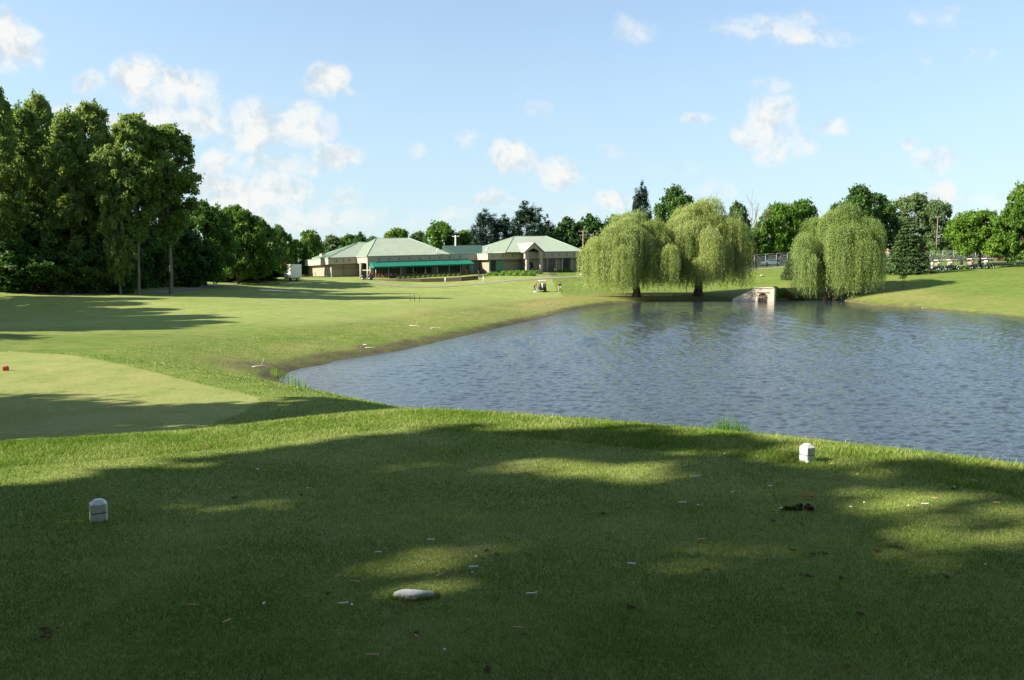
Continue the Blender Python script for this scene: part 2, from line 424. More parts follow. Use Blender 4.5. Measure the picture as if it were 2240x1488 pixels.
# ---------------------------------------------------------------- draped strips (paths, sand)
def draped(name, pts, width, mat, lift=.03, steps=10, kind='structure', label=None, cat=None):
    P = np.array([(p[0], p[1]) for p in pts]); C = []
    for i in range(len(P) - 1):
        for s in range(steps): C.append(P[i] + (P[i+1] - P[i]) * s / steps)
    C.append(P[-1]); C = np.array(C)
    for _ in range(3): C[1:-1] = (C[:-2] + 2 * C[1:-1] + C[2:]) / 4
    T = np.gradient(C, axis=0); T /= np.linalg.norm(T, axis=1, keepdims=True); N = np.stack([-T[:, 1], T[:, 0]], 1)
    w = np.interp(np.linspace(0, 1, len(C)), np.linspace(0, 1, len(width)), width) if hasattr(width, '__len__') else np.full(len(C), width)
    m = 7; rows = []
    for k in range(m):
        o = (k / (m - 1) - .5); q = C + N * (o * w)[:, None]; z = terrain(q[:, 0], q[:, 1]) + lift
        rows.append(np.column_stack([q, z]))
    V = np.concatenate(rows); n = len(C)
    ii, jj = np.meshgrid(np.arange(n - 1), np.arange(m - 1))
    F = np.stack([jj*n+ii, jj*n+ii+1, (jj+1)*n+ii+1, (jj+1)*n+ii], -1).reshape(-1, 4)
    o = link(name, mesh_np(name, V, F, mat)); tag(o, label, cat, kind=kind); return o

# ---------------------------------------------------------------- grass blades (near turf)
def blades(name, N, r0, r1, hfun, wfun, filt, seed, mat, phi=38):
    rng = np.random.RandomState(seed)
    r = np.exp(rng.uniform(math.log(r0), math.log(r1), N)); ph = np.radians(rng.uniform(-phi, phi, N))
    X, Y = np.sin(ph) * r, np.cos(ph) * r
    Z, dpw, du, dl = terrain(X, Y, True)
    mo, ro, dr, mu = zones(X, Y, Z, dpw, du, dl)
    k = filt(X, Y, Z, dpw, du, dl, mo, ro, dr, mu, rng)
    X, Y, Z, r, mo, ro, dr = [q[k] for q in (X, Y, Z, r, mo, ro, dr)]
    n = len(X); h = hfun(r, mo, rng.rand(n)); w = wfun(r, rng.rand(n))
    az = rng.uniform(0, 2 * math.pi, n); lean = rng.uniform(.1, 1.0, n) * h; la = rng.uniform(0, 2 * math.pi, n)
    B = np.stack([X, Y, Z - .002], 1); S = np.stack([np.cos(az) * w, np.sin(az) * w, np.zeros(n)], 1) / 2
    Tt = B + np.stack([np.cos(la) * lean, np.sin(la) * lean, h], 1)
    V = np.stack([B - S, B + S, Tt], 1).reshape(-1, 3)
    me = mesh_np(name, V, np.arange(3 * n).reshape(-1, 3), mat, np.repeat(rng.rand(n), 3))
    a = me.attributes.new('dry', 'FLOAT', 'POINT'); a.data.foreach_set('value', np.repeat(np.clip(dr, 0, 1), 3).astype(np.float32))
    o = link(name, me); tag(o, kind='stuff'); return o
bm_, nt, out = new_mat('grass_blade')
at_ = nt.nodes.new('ShaderNodeAttribute'); at_.attribute_name = 'var'
ad = nt.nodes.new('ShaderNodeAttribute'); ad.attribute_name = 'dry'
P = geo(nt)
n2 = noise(nt, P, 1.3, 4, .6); n1 = noise(nt, P, .25, 2)
f = mathn(nt, 'ADD', mathn(nt, 'MULTIPLY', at_.outputs['Fac'], .45), mathn(nt, 'ADD', mathn(nt, 'MULTIPLY', n2, .85), mathn(nt, 'MULTIPLY_ADD', n1, .3, -.22)))
c = ramp(nt, f, [(.22, (.045, .135, .006)), (.55, (.148, .245, .022)), (.85, (.44, .47, .18))])
straw = mathn(nt, 'GREATER_THAN', mathn(nt, 'ADD', mathn(nt, 'MULTIPLY', at_.outputs['Fac'], 1.), mathn(nt, 'MULTIPLY', ad.outputs['Fac'], .7)), .985)
c = mixc(nt, mathn(nt, 'MULTIPLY', straw, .75), c, (.30, .26, .11))
wear = ramp(nt, noise(nt, P, 2.6, 3, .5, .6), [(.62, (0,)*3), (.72, (1,)*3)])
c = mixc(nt, mathn(nt, 'MULTIPLY', wear, .22), c, (.19, .125, .055))
wear2 = ramp(nt, noise(nt, P, 7., 2, .5, .3), [(.66, (0,)*3), (.74, (1,)*3)])
c = mixc(nt, mathn(nt, 'MULTIPLY', wear2, .5), c, (.16, .10, .05))
b = nt.nodes.new('ShaderNodeBsdfPrincipled'); b.inputs['Roughness'].default_value = .6; b.inputs['Specular IOR Level'].default_value = .04
nt.links.new(c, b.inputs['Base Color'])
t = nt.nodes.new('ShaderNodeBsdfTranslucent'); nt.links.new(c, t.inputs[0])
mx = nt.nodes.new('ShaderNodeMixShader'); mx.inputs[0].default_value = .35
nt.links.new(b.outputs[0], mx.inputs[1]); nt.links.new(t.outputs[0], mx.inputs[2]); nt.links.new(mx.outputs[0], out.inputs[0])
BLADE = bm_
blades('mown_grass', 720000, 2.7, 10.5, lambda r, mo, u: np.where(mo > .5, .010 + .012 * u, .018 + .022 * u),
       lambda r, u: np.maximum(.0022, .00075 * r) * (.7 + .6 * u), lambda X, Y, Z, dpw, du, dl, mo, ro, dr, mu, g: (du < 1.6), 1, BLADE)
blades('rough_grass', 120000, 8, 34, lambda r, mo, u: np.where(mo > .5, .014 + .012 * u, .018 + .03 * u),
       lambda r, u: .0011 * r * (.6 + .7 * u), lambda X, Y, Z, dpw, du, dl, mo, ro, dr, mu, g: (du > 1.2) & (dpw > .3) & (mu < .5) & (mo < .5), 2, BLADE)
blades('bank_grass', 110000, 30, 110, lambda r, mo, u: .03 + .06 * u ** 2,
       lambda r, u: .0008 * r * (.6 + .7 * u), lambda X, Y, Z, dpw, du, dl, mo, ro, dr, mu, g: (dpw > .25) & (dpw < 8) & (mo < .5) & (g.rand(len(X)) > mu * .8) & (g.rand(len(X)) < np.clip(1.3 - dpw / 12, .1, 1)), 3, BLADE)
blades('lip_grass', 45000, 6.0, 13, lambda r, mo, u: .025 + .06 * u ** 2,
       lambda r, u: .0007 * r * (.6 + .7 * u), lambda X, Y, Z, dpw, du, dl, mo, ro, dr, mu, g: (du > .15) & (du < 1.4) & (X > -1.5) & (X < 6.6), 4, BLADE)

# ---------------------------------------------------------------- sky, clouds, sun
w = bpy.data.worlds.new('World'); sc.world = w; w.use_nodes = True
nt = w.node_tree; nt.nodes.clear()
wo = nt.nodes.new('ShaderNodeOutputWorld'); bg = nt.nodes.new('ShaderNodeBackground')
sky = nt.nodes.new('ShaderNodeTexSky'); sky.sky_type = 'NISHITA'; sky.sun_disc = False
sky.sun_elevation = R_(SUN_EL)
a_ = R_(SUN_AZ_BACK)
sdir = Vector((-math.cos(R_(SUN_EL)) * math.cos(a_), math.cos(R_(SUN_EL)) * math.sin(a_), math.sin(R_(SUN_EL))))
sky.sun_rotation = math.atan2(sdir.x, sdir.y)
sky.air_density = 1.0; sky.dust_density = .6; sky.ozone_density = 1.6; sky.altitude = 0
SKY_STR, EXPO, SUN_STR = .085, 1.52, 5.0
tc = nt.nodes.new('ShaderNodeTexCoord'); D0 = tc.outputs['Generated']
sx = nt.nodes.new('ShaderNodeSeparateXYZ'); nt.links.new(D0, sx.inputs[0])
yy = mathn(nt, 'MAXIMUM', sx.outputs[1], .02)
u = mathn(nt, 'DIVIDE', sx.outputs[0], yy); v = mathn(nt, 'DIVIDE', sx.outputs[2], yy)
cb = nt.nodes.new('ShaderNodeCombineXYZ'); nt.links.new(u, cb.inputs[0]); nt.links.new(v, cb.inputs[1])
UV = cb.outputs[0]
wn = nt.nodes.new('ShaderNodeTexNoise'); wn.inputs['Scale'].default_value = 14; wn.inputs['Detail'].default_value = 4; nt.links.new(UV, wn.inputs['Vector'])
vs = nt.nodes.new('ShaderNodeVectorMath'); vs.operation = 'SUBTRACT'; nt.links.new(wn.outputs['Color'], vs.inputs[0]); vs.inputs[1].default_value = (.5, .5, .5)
vm = nt.nodes.new('ShaderNodeVectorMath'); vm.operation = 'MULTIPLY_ADD'; nt.links.new(vs.outputs[0], vm.inputs[0]); vm.inputs[1].default_value = (.05, .04, 0); nt.links.new(UV, vm.inputs[2])
W = vm.outputs[0]
CL = [ # px, py, rx, ry, amount
 (28,100,75,62,1.15),(10,60,40,45,1.0),(300,165,62,48,1.15),(385,180,90,42,1.05),(345,205,110,50,.8),(195,185,36,34,.8),(150,240,45,30,.9),
 (712,182,48,46,1.15),(755,208,40,18,.5),(350,255,70,40,.95),(430,265,75,38,.95),(440,230,80,45,.7),(250,275,36,26,.9),(560,270,120,60,.85),(640,275,95,48,1.05),(660,228,40,20,.7),
 (540,305,75,28,.9),(485,343,46,28,1.0),(600,360,100,30,.75),(670,365,55,20,.7),(742,340,66,36,1.0),(500,420,95,50,1.05),(580,420,120,50,.95),
 (650,470,170,45,.65),(760,430,40,30,.7),(720,475,60,28,.7),(460,390,60,30,.9),(905,325,36,22,.6),(1025,300,24,30,.6),(1120,342,55,34,1.1),(1160,360,50,26,.75),(1215,378,60,40,.8),
 (1180,235,34,22,.45),(1080,438,42,28,.8),(1125,445,40,20,.55),(1345,435,58,26,.9),(1010,470,60,26,.5),(1390,55,45,38,.5),(1690,60,130,38,.62),(1760,85,130,26,.6),(1800,95,90,18,.5),
 (1525,262,38,18,.75),(1680,262,70,52,1.0),(1640,290,55,34,.95),(1720,305,95,36,.7),(1690,320,60,34,.7),(1825,277,42,22,.85),(1685,188,52,24,.6),(1640,430,60,20,.35),
 (2040,30,90,30,.5),(2150,128,40,20,.6),(2018,135,26,16,.5),(1997,315,26,20,.75),(2045,352,58,28,.8),(2055,412,36,30,.95),(2030,430,70,26,.7),(1480,375,70,22,.35),(1330,325,60,20,.4),(2150,440,90,26,.5),
 (840,480,130,26,.45),(1240,470,140,30,.4),(1560,420,120,26,.4)]
mask = None
for px, py, rx, ry, am in CL:
    r = ray(px, py); uu, vv = r[0] / r[1], r[2] / r[1]
    s1 = nt.nodes.new('ShaderNodeVectorMath'); s1.operation = 'SUBTRACT'; nt.links.new(W, s1.inputs[0]); s1.inputs[1].default_value = (uu, vv, 0)
    s2 = nt.nodes.new('ShaderNodeVectorMath'); s2.operation = 'MULTIPLY'; nt.links.new(s1.outputs[0], s2.inputs[0]); s2.inputs[1].default_value = (FPX / rx / 1.25, FPX / ry / 1.25, 0)
    s3 = nt.nodes.new('ShaderNodeVectorMath'); s3.operation = 'DOT_PRODUCT'; nt.links.new(s2.outputs[0], s3.inputs[0]); nt.links.new(s2.outputs[0], s3.inputs[1])
    k = mathn(nt, 'MULTIPLY', mathn(nt, 'SUBTRACT', 1., s3.outputs['Value'], None, True), am)
    mask = k if mask is None else mathn(nt, 'MAXIMUM', mask, k)
cn = nt.nodes.new('ShaderNodeTexNoise'); cn.inputs['Scale'].default_value = 26; cn.inputs['Detail'].default_value = 8; cn.inputs['Roughness'].default_value = .62; nt.links.new(W, cn.inputs['Vector'])
m2 = mathn(nt, 'ADD', mask, mathn(nt, 'MULTIPLY', mathn(nt, 'SUBTRACT', cn.outputs[0], .5), 1.75))
dens = nt.nodes.new('ShaderNodeMapRange'); dens.interpolation_type = 'SMOOTHSTEP'
for i_, v_ in ((1, .08), (2, 1.08), (3, 0.), (4, .95)): dens.inputs[i_].default_value = v_
nt.links.new(m2, dens.inputs[0])
dd = mathn(nt, 'MULTIPLY', dens.outputs[0], mathn(nt, 'MULTIPLY', mask, 2.2, None, True))
# behind the viewer a plain scatter of small clouds, so that the light stays even
# light and grey parts of the cloud from a second look-up shifted away from the sun
sh = nt.nodes.new('ShaderNodeVectorMath'); sh.operation = 'ADD'; nt.links.new(W, sh.inputs[0]); sh.inputs[1].default_value = (-.012, .016, 0)
cn2 = nt.nodes.new('ShaderNodeTexNoise'); cn2.inputs['Scale'].default_value = 26; cn2.inputs['Detail'].default_value = 5; nt.links.new(sh.outputs[0], cn2.inputs['Vector'])
rel = mathn(nt, 'SUBTRACT', cn.outputs[0], cn2.outputs[0])
lit = nt.nodes.new('ShaderNodeMapRange')
for i_, v_ in ((1, -.16), (2, .05), (3, 0.), (4, 1.)): lit.inputs[i_].default_value = v_
nt.links.new(rel, lit.inputs[0])
K = 1 / (2 ** EXPO) / SKY_STR
cc = mixc(nt, lit.outputs[0], (.68 * K, .76 * K, .82 * K), (.95 * K, .96 * K, .93 * K))
front = mathn(nt, 'MULTIPLY', mathn(nt, 'GREATER_THAN', sx.outputs[1], .03), mathn(nt, 'GREATER_THAN', sx.outputs[2], 0.))
dd = mathn(nt, 'MULTIPLY', dd, front)
# thin whitish air low down
hz = nt.nodes.new('ShaderNodeMapRange'); hz.interpolation_type = 'SMOOTHERSTEP'
for i_, v_ in ((1, 0.), (2, .42), (3, .72), (4, .30)): hz.inputs[i_].default_value = v_
nt.links.new(sx.outputs[2], hz.inputs[0])
skyc = mixc(nt, hz.outputs[0], mixc(nt, 1., sky.outputs[0], (.96, 1.0, .99), 'MULTIPLY'), (.56 * K, .73 * K, .85 * K))
nt.links.new(mixc(nt, dd, skyc, cc), bg.inputs[0]); bg.inputs[1].default_value = SKY_STR
nt.links.new(bg.outputs[0], wo.inputs[0])
sl = bpy.data.lights.new('sun', 'SUN'); sl.energy = SUN_STR; sl.angle = R_(.53); sl.color = (1, .93, .80)
so = bpy.data.objects.new('sun', sl); COL.objects.link(so); so.rotation_euler = sdir.to_track_quat('Z', 'Y').to_euler()

cam = bpy.data.cameras.new('camera'); co = bpy.data.objects.new('camera', cam); COL.objects.link(co)
co.location = (0, 0, EYE); co.rotation_euler = (math.pi / 2 - PITCH, 0, 0)
cam.sensor_width = 36; cam.lens = FPX / 2240 * 36; cam.clip_start = .05; cam.clip_end = 6000
sc.camera = co
sc.view_settings.view_transform = 'Standard'; sc.view_settings.look = 'None'; sc.view_settings.exposure = EXPO; sc.view_settings.gamma = 1
SHADERS = [ # kind, x, y, height, radius, rotation
 ('brd2', -17, -.5, 17.5, 5.9, 0.), ('cot2', -18, -8.5, 22, 5.6, 1.), ('cot1', -26, -9.0, 23, 5.5, 2.), ('brd2', -18, -3.5, 21, 5.0, 2.),
 ('brd2', -17.5, 10.3, 11.0, 3.6, 0.), ('und1', -23, 11.5, 9.5, 3.6, 0.),
 ('cot2', -4, -10, 21, 5.5, 0.), ('cot1', 5, -12, 20, 6, 1.), ('cot2', -11, -13, 22, 6, 2.), ('brd1', 9, -7, 14, 5.5, 2.),  # behind the camera, added to keep sky light off the near tee
 ('cot2', -56, 42, 21, 5.5, 0.), ('cot1', -59, 52, 22, 6, 1.), ('cot1', -64, 61, 20, 5, 2.), ('cot2', -54, 34, 17, 5, 2.),
 ('cot1', -72, 71, 21, 5, 2.5), ('cot2', -70, 79, 19, 4.5, 1.5),
 ('brd1', 2, -6.5, 18, 8, .3), ('brd2', 10.5, 0, 17, 5.2, 1.), ('brd1', -5, -6, 19, 6.5, 2.2),  # unseen crowns around the camera, added to block more sky light
 ('cot1', -53, 47, 20, 4.5, .7), ('cot2', -58, 57, 20, 4.5, 1.7), ('cot1', -63, 66, 19, 5, 2.9),
 ('und1', -56, 48, 11, 6, 1.),
]
# ---------------------------------------------------------------- trees
BARK = simple('bark_brown', (.16, .125, .09), .9, .35, 3., spec=.1, bmp=.5)
BARKP = simple('bark_pale', (.15, .125, .10), .9, .35, 3., spec=.1, bmp=.5)
BARKD = simple('bark_dark', (.07, .055, .04), .95, .3, 3., spec=.1, bmp=.5)
LM = {
 'cotton': leafmat('leaf_cottonwood', (.050, .110, .016), (.210, .285, .070), .48, .55, .35, .25),
 'mid': leafmat('leaf_mid_green', (.034, .092, .011), (.110, .205, .026), .38),
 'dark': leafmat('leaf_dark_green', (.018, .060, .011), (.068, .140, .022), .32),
 'bright': leafmat('leaf_bright_green', (.060, .135, .010), (.150, .245, .026), .38, .55, .15),
 'grey': leafmat('leaf_grey_green', (.045, .090, .030), (.130, .190, .065), .3),
 'willow': leafmat('leaf_willow', (.115, .175, .036), (.345, .405, .135), .48, .5, .12),
 'spruce': leafmat('needle_spruce', (.015, .045, .014), (.100, .155, .048), .15),
 'conifer': leafmat('needle_dark', (.008, .028, .014), (.026, .060, .030), .12),
 'shrub': leafmat('leaf_shrub', (.050, .110, .012), (.120, .200, .028), .3),
 'juniper': leafmat('leaf_juniper', (.060, .130, .010), (.130, .230, .022), .3),
 'autumn': leafmat('leaf_copper', (.085, .040, .018), (.16, .075, .03), .3),
 'lime': leafmat('leaf_yellow_green', (.050, .115, .010), (.150, .235, .030), .4),
 'reed': leafmat('reed_blade', (.08, .18, .015), (.17, .30, .03), .4),
}
def limbs_mesh(segs, n=6):
    """segs: list of (points, radii) -> arrays"""
    m = MB()
    for pts, rad in segs: m.tube(pts, rad, n, cap=False)
    return m
def env(shape, t):
    t = np.clip(t, 0, 1)
    if shape == 'round': return np.sqrt(np.clip(1 - (2 * t - .9) ** 2 / 1.21, 0, 1))
    if shape == 'tall': return np.clip(np.sin(np.pi * np.clip(t * .86 + .10, 0, 1)), 0, 1) ** .6
    if shape == 'dome': return np.clip(1 - t ** 2.4, 0, 1) ** .6 * np.clip(.55 + t * 2.2, 0, 1)
    if shape == 'vase': return np.clip(.35 + t * 1.1, 0, 1) * np.clip(1 - t ** 4, 0, 1) ** .5
    if shape == 'cone': return (1 - t) ** .8 * np.clip(.4 + t * 6, 0, 1)
def build_tree(name, seed, H, R, hb, shape, ncl, nleaf, leaf, clr, matk, bark, label, cat, tr=.28, zst=.8, spire=0., trunk_n=8, lean=0., nlimb=12, asp=.6, fork=1):
    rng = np.random.RandomState(seed)
    root = thing(name, label, cat)
    # clump centres
    t = rng.beta(1.15, 1.0, ncl); t[:6] = [.99, .96, .9, .88, .93, .85]
    ang = rng.uniform(0, 2 * np.pi, ncl)
    lob = 1 + .16 * np.sin(ang * 2 + seed) + .12 * np.sin(ang * 3 + 5 * t + seed) + .10 * rng.normal(size=ncl)
    rr = env(shape, t) * R * lob * rng.uniform(.25, 1, ncl) ** .45
    rr = np.maximum(rr - clr * .45, 0)
    C = np.stack([np.cos(ang) * rr + lean * t * H * .3, np.sin(ang) * rr, hb + t * (H - hb) - clr * .6], 1)
    cr = clr * rng.uniform(.6, 1.3, ncl)
    # trunk and limbs
    segs = []
    for f in range(fork):
        off = np.array([(f - (fork - 1) / 2) * tr * 2.2, 0, 0]); top = H * (.86 - .1 * f)
        pts = [off + np.array([lean * k * H * .3 + (f - (fork - 1) / 2) * .12 * top * k + rng.normal() * .006 * H * (k > 0), rng.normal() * .006 * H * (k > 0), top * k]) for k in np.linspace(0, 1, 8)]
        rad = [tr * 1.25, tr, tr * .86, tr * .72, tr * .58, tr * .42, tr * .26, tr * .06]
        segs.append((pts, rad))
    tp = np.array(segs[0][0])
    order = rng.permutation(ncl)[:nlimb * 3]
    for q, i in enumerate(order):
        c = C[i]; big = q < nlimb
        z0 = max(hb * .8, min(c[2] * .8 - rr[i] * .35, H * .8)); z0 = min(z0, c[2])
        p0 = np.array([np.interp(z0, tp[:, 2], tp[:, 0]), np.interp(z0, tp[:, 2], tp[:, 1]), z0])
        mid = p0 * .5 + c * .5 + np.array([0, 0, .05 * H * (1 if big else .4)]) + rng.normal(size=3) * .02 * H
        r0 = tr * (.38 if big else .2) * (1 - z0 / H * .6)
        segs.append(([p0, p0 * .7 + mid * .3, mid, mid * .4 + c * .6, c], [r0, r0 * .85, r0 * .6, r0 * .4, r0 * .15]))
    limbs_mesh(segs, 6).build('trunk', bark, root)
    # leaves : sub-blobs inside each clump
    w = cr ** 2; w /= w.sum(); cnt = rng.multinomial(nleaf, w)
    ci = np.repeat(np.arange(ncl), cnt); n = len(ci)
    nb = 7; sub = unit(rng.normal(size=(ncl, nb, 3))) * rng.uniform(.3, 1., (ncl, nb, 1))
    sub[..., 2] = sub[..., 2] * zst + spire * np.abs(rng.normal(size=(ncl, nb)))
    sb = rng.randint(0, nb, n); so_ = sub[ci, sb] * cr[ci, None]
    Pn = C[ci] + so_ + rng.normal(size=(n, 3)) * (cr[ci, None] * .26) * np.array([1, 1, .8])
    Nn = unit(so_ + rng.normal(size=(n, 3)) * .8 * clr + np.array([0, 0, .35 * clr]))
    V, Fq = leaf_quads(Pn, Nn, leaf * rng.uniform(.55, 1.2, n), asp, rng)
    cv = rng.rand(ncl); var = np.clip(.45 * cv[ci] + .55 * rng.rand(n), 0, 1)
    link('crown', mesh_np('crown', V, Fq, LM[matk] if isinstance(matk, str) else matk, np.repeat(var, 4)), root)
    root['H'] = H; root['W'] = R; return root
def conifer(name, seed, H, R, label, cat, matk='spruce', layers=21, per=26, leaves=110, leaf=.22, hb=.25):
    rng = np.random.RandomState(seed); root = thing(name, label, cat)
    MB().tube([(0, 0, 0), (0, 0, H * .5), (0, 0, H * .97)], [H * .022, H * .013, .02], 8).build('trunk', BARKD, root)
    Ps, Ns, As, vs_ = [], [], [], []
    for L in range(layers):
        t = (L + rng.uniform(-.3, .3)) / layers; z = hb + (H - hb) * t
        rl = R * (1 - t) ** .92 * rng.uniform(.86, 1.08) + .22
        k = max(5, int(per * (1 - t * .6)))
        for b in range(k):
            a = 2 * np.pi * (b + rng.uniform(-.35, .35)) / k + L * .7; r1 = rl * rng.uniform(.78, 1.12)
            nl = int(leaves * (.45 + .55 * r1 / R)); s = rng.uniform(.15, 1, nl) ** .8
            droop = -.30 * s * r1 + .20 * r1 * s ** 3
            side = rng.normal(size=nl) * .16 * r1 * (1.25 - s) ** .5
            x = np.cos(a) * s * r1 - np.sin(a) * side; y = np.sin(a) * s * r1 + np.cos(a) * side
            Ps.append(np.stack([x, y, z + droop + rng.normal(size=nl) * .05 * r1 - np.abs(side) * .25], 1))
            d = np.stack([np.cos(a) + rng.normal(size=nl) * .5, np.sin(a) + rng.normal(size=nl) * .5, -.25 + rng.normal(size=nl) * .3], 1)
            As.append(unit(d)); N = rng.normal(size=(nl, 3)) * .5 + np.array([np.cos(a) * .3, np.sin(a) * .3, .9])
            Ns.append(unit(np.cross(unit(d), np.cross(N, unit(d))))); vs_.append(np.clip(rng.rand(nl) * .6 + .4 * s ** 2, 0, 1))
    Pn, Nn, An, vv = map(np.concatenate, (Ps, Ns, As, vs_))
    V, Fq = leaf_quads(Pn, Nn, leaf * rng.uniform(.7, 1.4, len(Pn)), .32, rng, An)
    link('crown', mesh_np('crown', V, Fq, LM[matk], np.repeat(vv, 4)), root)
    root['H'] = H; root['W'] = R; return root
def willow(name, seed, H, R, label, skirt, lean=0., nm=34, ns=44, low=.35):
    """skirt(angle 0..2pi) -> lowest height of hanging strands"""
    rng = np.random.RandomState(seed); root = thing(name, label, 'willow tree')
    mounds = []
    for i in range(nm):
        a = rng.uniform(0, 2 * np.pi); q = rng.uniform(0, 1) ** .55
        rad = R * q * .86 * (1 + .14 * math.sin(2 * a + seed) + .10 * math.sin(3 * a + 2 * seed)); z = H * (.99 - .42 * q ** 2.2) * rng.uniform(.84, 1.0) - .5
        if i % 4 == 3: z *= rng.uniform(.62, .85); rad = R * rng.uniform(.55, .95)
        mounds.append((math.cos(a) * rad + lean * H * .15 * (z / H), math.sin(a) * rad, z))
    mounds = np.array(mounds)
    segs = []; tr = .042 * H
    base = [(0, 0, 0), (.05, 0, H * .08), (lean * .25, 0, H * .17)]
    segs.append((base, [tr * 1.35, tr, tr * .95]))
    for k, (mx, my, mz) in enumerate(mounds):
        p0 = np.array([lean * .2, 0, H * rng.uniform(.10, .17)]); c = np.array([mx, my, mz])
        m1 = p0 + (c - p0) * .35 + np.array([-.10 * mx, -.10 * my, .10 * H]); m2 = p0 + (c - p0) * .72 + np.array([0, 0, .08 * H])
        r0 = tr * rng.uniform(.22, .5)
        segs.append(([p0, m1, m2, c], [r0, r0 * .7, r0 * .42, r0 * .12]))
    limbs_mesh(segs, 6).build('trunk', BARKD, root)
    Ps, As, vs_ = [], [], []
    for (mx, my, mz) in mounds:
        mv = rng.rand()
        rm = rng.uniform(1.0, 1.9)
        for s in range(ns):
            a = rng.uniform(0, 2 * np.pi); d0 = rng.uniform(.1, 1) ** .6 * rm
            sx, sy = mx + math.cos(a) * d0, my + math.sin(a) * d0
            top = mz + rng.normal() * .25 + .55 * math.sqrt(max(0, 1 - (d0 / rm) ** 2)) * rm + rng.normal() * .15
            out = math.hypot(sx, sy) / R; ag = math.atan2(sy, sx) % (2 * math.pi)
            bottom = max(low, skirt(ag)) + abs(rng.normal()) * 1.0
            L = rng.uniform(.38, 1.) ** .8 * (top - bottom)
            if out < .45: L *= .55
            L = max(L, 1.0)
            n = int(L / .125) + 3; tt = np.linspace(0, 1, n)
            arc = np.minimum(tt * L / 1.2, 1)
            wx = .10 * np.sin(tt * 5 + rng.uniform(0, 6)) ; wy = .10 * np.sin(tt * 4 + rng.uniform(0, 6))
            X = mx + (sx - mx) * (.55 + .6 * np.sqrt(arc)) + wx * tt * 1.6 + rng.normal(size=n) * .10
            Y = my + (sy - my) * (.55 + .6 * np.sqrt(arc)) + wy * tt * 1.6 + rng.normal(size=n) * .10
            Z = top - tt * L + .25 * np.sin(arc * np.pi / 2) + rng.normal(size=n) * .03
            Ps.append(np.stack([X, Y, Z], 1))
            As.append(np.stack([rng.normal(size=n) * .35, rng.normal(size=n) * .35, -np.ones(n)], 1))
            vs_.append(np.clip(.45 * mv + .25 * rng.rand() + .35 * rng.rand(n), 0, 1))
        # fluffy top of the mound
        n = 260; q = unit(rng.normal(size=(n, 3))) * rng.uniform(.5, 1.05, (n, 1)) * rm; q[:, 2] = np.abs(q[:, 2]) * .55
        Ps.append(np.array([mx, my, mz]) + q); As.append(np.stack([q[:, 0] * .6, q[:, 1] * .6, -np.ones(n) * .8], 1) + rng.normal(size=(n, 3)) * .3)
        vs_.append(np.clip(.45 * mv + .55 * rng.rand(n), 0, 1))
    Pn, An, vv = map(np.concatenate, (Ps, As, vs_)); An = unit(An)
    hx = np.stack([Pn[:, 0], Pn[:, 1], np.zeros(len(Pn))], 1)
    Nn = rng.normal(size=Pn.shape) * .55 + unit(hx) * .8 + np.array([0, 0, .35]); Nn = unit(Nn - An * (Nn * An).sum(1, keepdims=True))
    V, Fq = leaf_quads(Pn, Nn, rng.uniform(.08, .16, len(Pn)), .34, rng, An)
    link('crown', mesh_np('crown', V, Fq, LM['willow'], np.repeat(vv, 4)), root)
    root['H'] = H; root['W'] = R; return root
def bare_tree(name, seed, H, label, cat):
    rng = np.random.RandomState(seed); root = thing(name, label, cat); segs = []
    def grow(p, d, L, r, lv):
        q = p + d * L; m = p + d * L * .5 + rng.normal(size=3) * L * .05
        segs.append(([p, m, q], [r, r * .8, r * .6]))
        if lv == 0: return
        for _ in range(3 if lv > 1 else 4):
            nd = d + rng.normal(size=3) * .33; nd[2] = abs(nd[2]) * .9 + .25; nd /= np.linalg.norm(nd)
            grow(p + (q - p) * rng.uniform(.55, 1), nd, L * rng.uniform(.55, .78), r * .58, lv - 1)
    grow(np.zeros(3), np.array([0, 0, 1.]), H * .42, H * .010, 3)
    limbs_mesh(segs, 4).build('trunk', BARKP, root); root['H'] = H; root['W'] = H * .25; return root

PROTO = {}
def proto(k, fn):
    r = fn(); PROTO[k] = r; r['used'] = 0
B = build_tree
proto('cot1', lambda: B('cottonwood_tree', 11, 22, 5.0, 2.4, 'tall', 300, 46000, .23, .9, 'cotton', BARKP, '', 'tree', .33, .9, .25, lean=.04))
proto('cot2', lambda: B('cottonwood_tree', 12, 22, 4.8, 2.0, 'tall', 280, 44000, .23, .9, 'cotton', BARKP, '', 'tree', .30, .9, .3, lean=-.03))
proto('cot3', lambda: B('cottonwood_tree', 13, 21, 4.4, 7.5, 'vase', 150, 24000, .23, .85, 'cotton', BARKP, '', 'tree', .21, .85, .2, lean=.04))
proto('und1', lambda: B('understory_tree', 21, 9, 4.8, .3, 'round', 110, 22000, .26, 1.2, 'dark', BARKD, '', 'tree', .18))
proto('brd1', lambda: B('broadleaf_tree', 31, 10.5, 6.2, 1.9, 'dome', 190, 32000, .22, .92, 'mid', BARKD, '', 'tree', .26, .55))
proto('brd2', lambda: B('broadleaf_tree', 32, 11, 5.6, 1.5, 'round', 170, 30000, .22, .92, 'mid', BARKD, '', 'tree', .26, .6))
proto('bg1', lambda: B('background_tree', 41, 12, 5.6, 1.2, 'round', 80, 13000, .40, 1.35, 'mid', BARKD, '', 'tree', .22))
proto('bg2', lambda: B('background_tree', 42, 12, 5.2, 1.0, 'dome', 85, 13000, .40, 1.25, 'grey', BARKD, '', 'tree', .22, .9, .2))
proto('bgd', lambda: B('background_tree', 43, 13, 5.0, 1.0, 'round', 80, 13000, .36, 1.25, 'dark', BARKD, '', 'tree', .24, 1., .3))
proto('spk', lambda: B('dark_conifer', 44, 13, 5.2, .8, 'vase', 90, 15000, .38, 1.0, 'conifer', BARKD, '', 'conifer', .24, 1.7, 1.1, asp=.3))
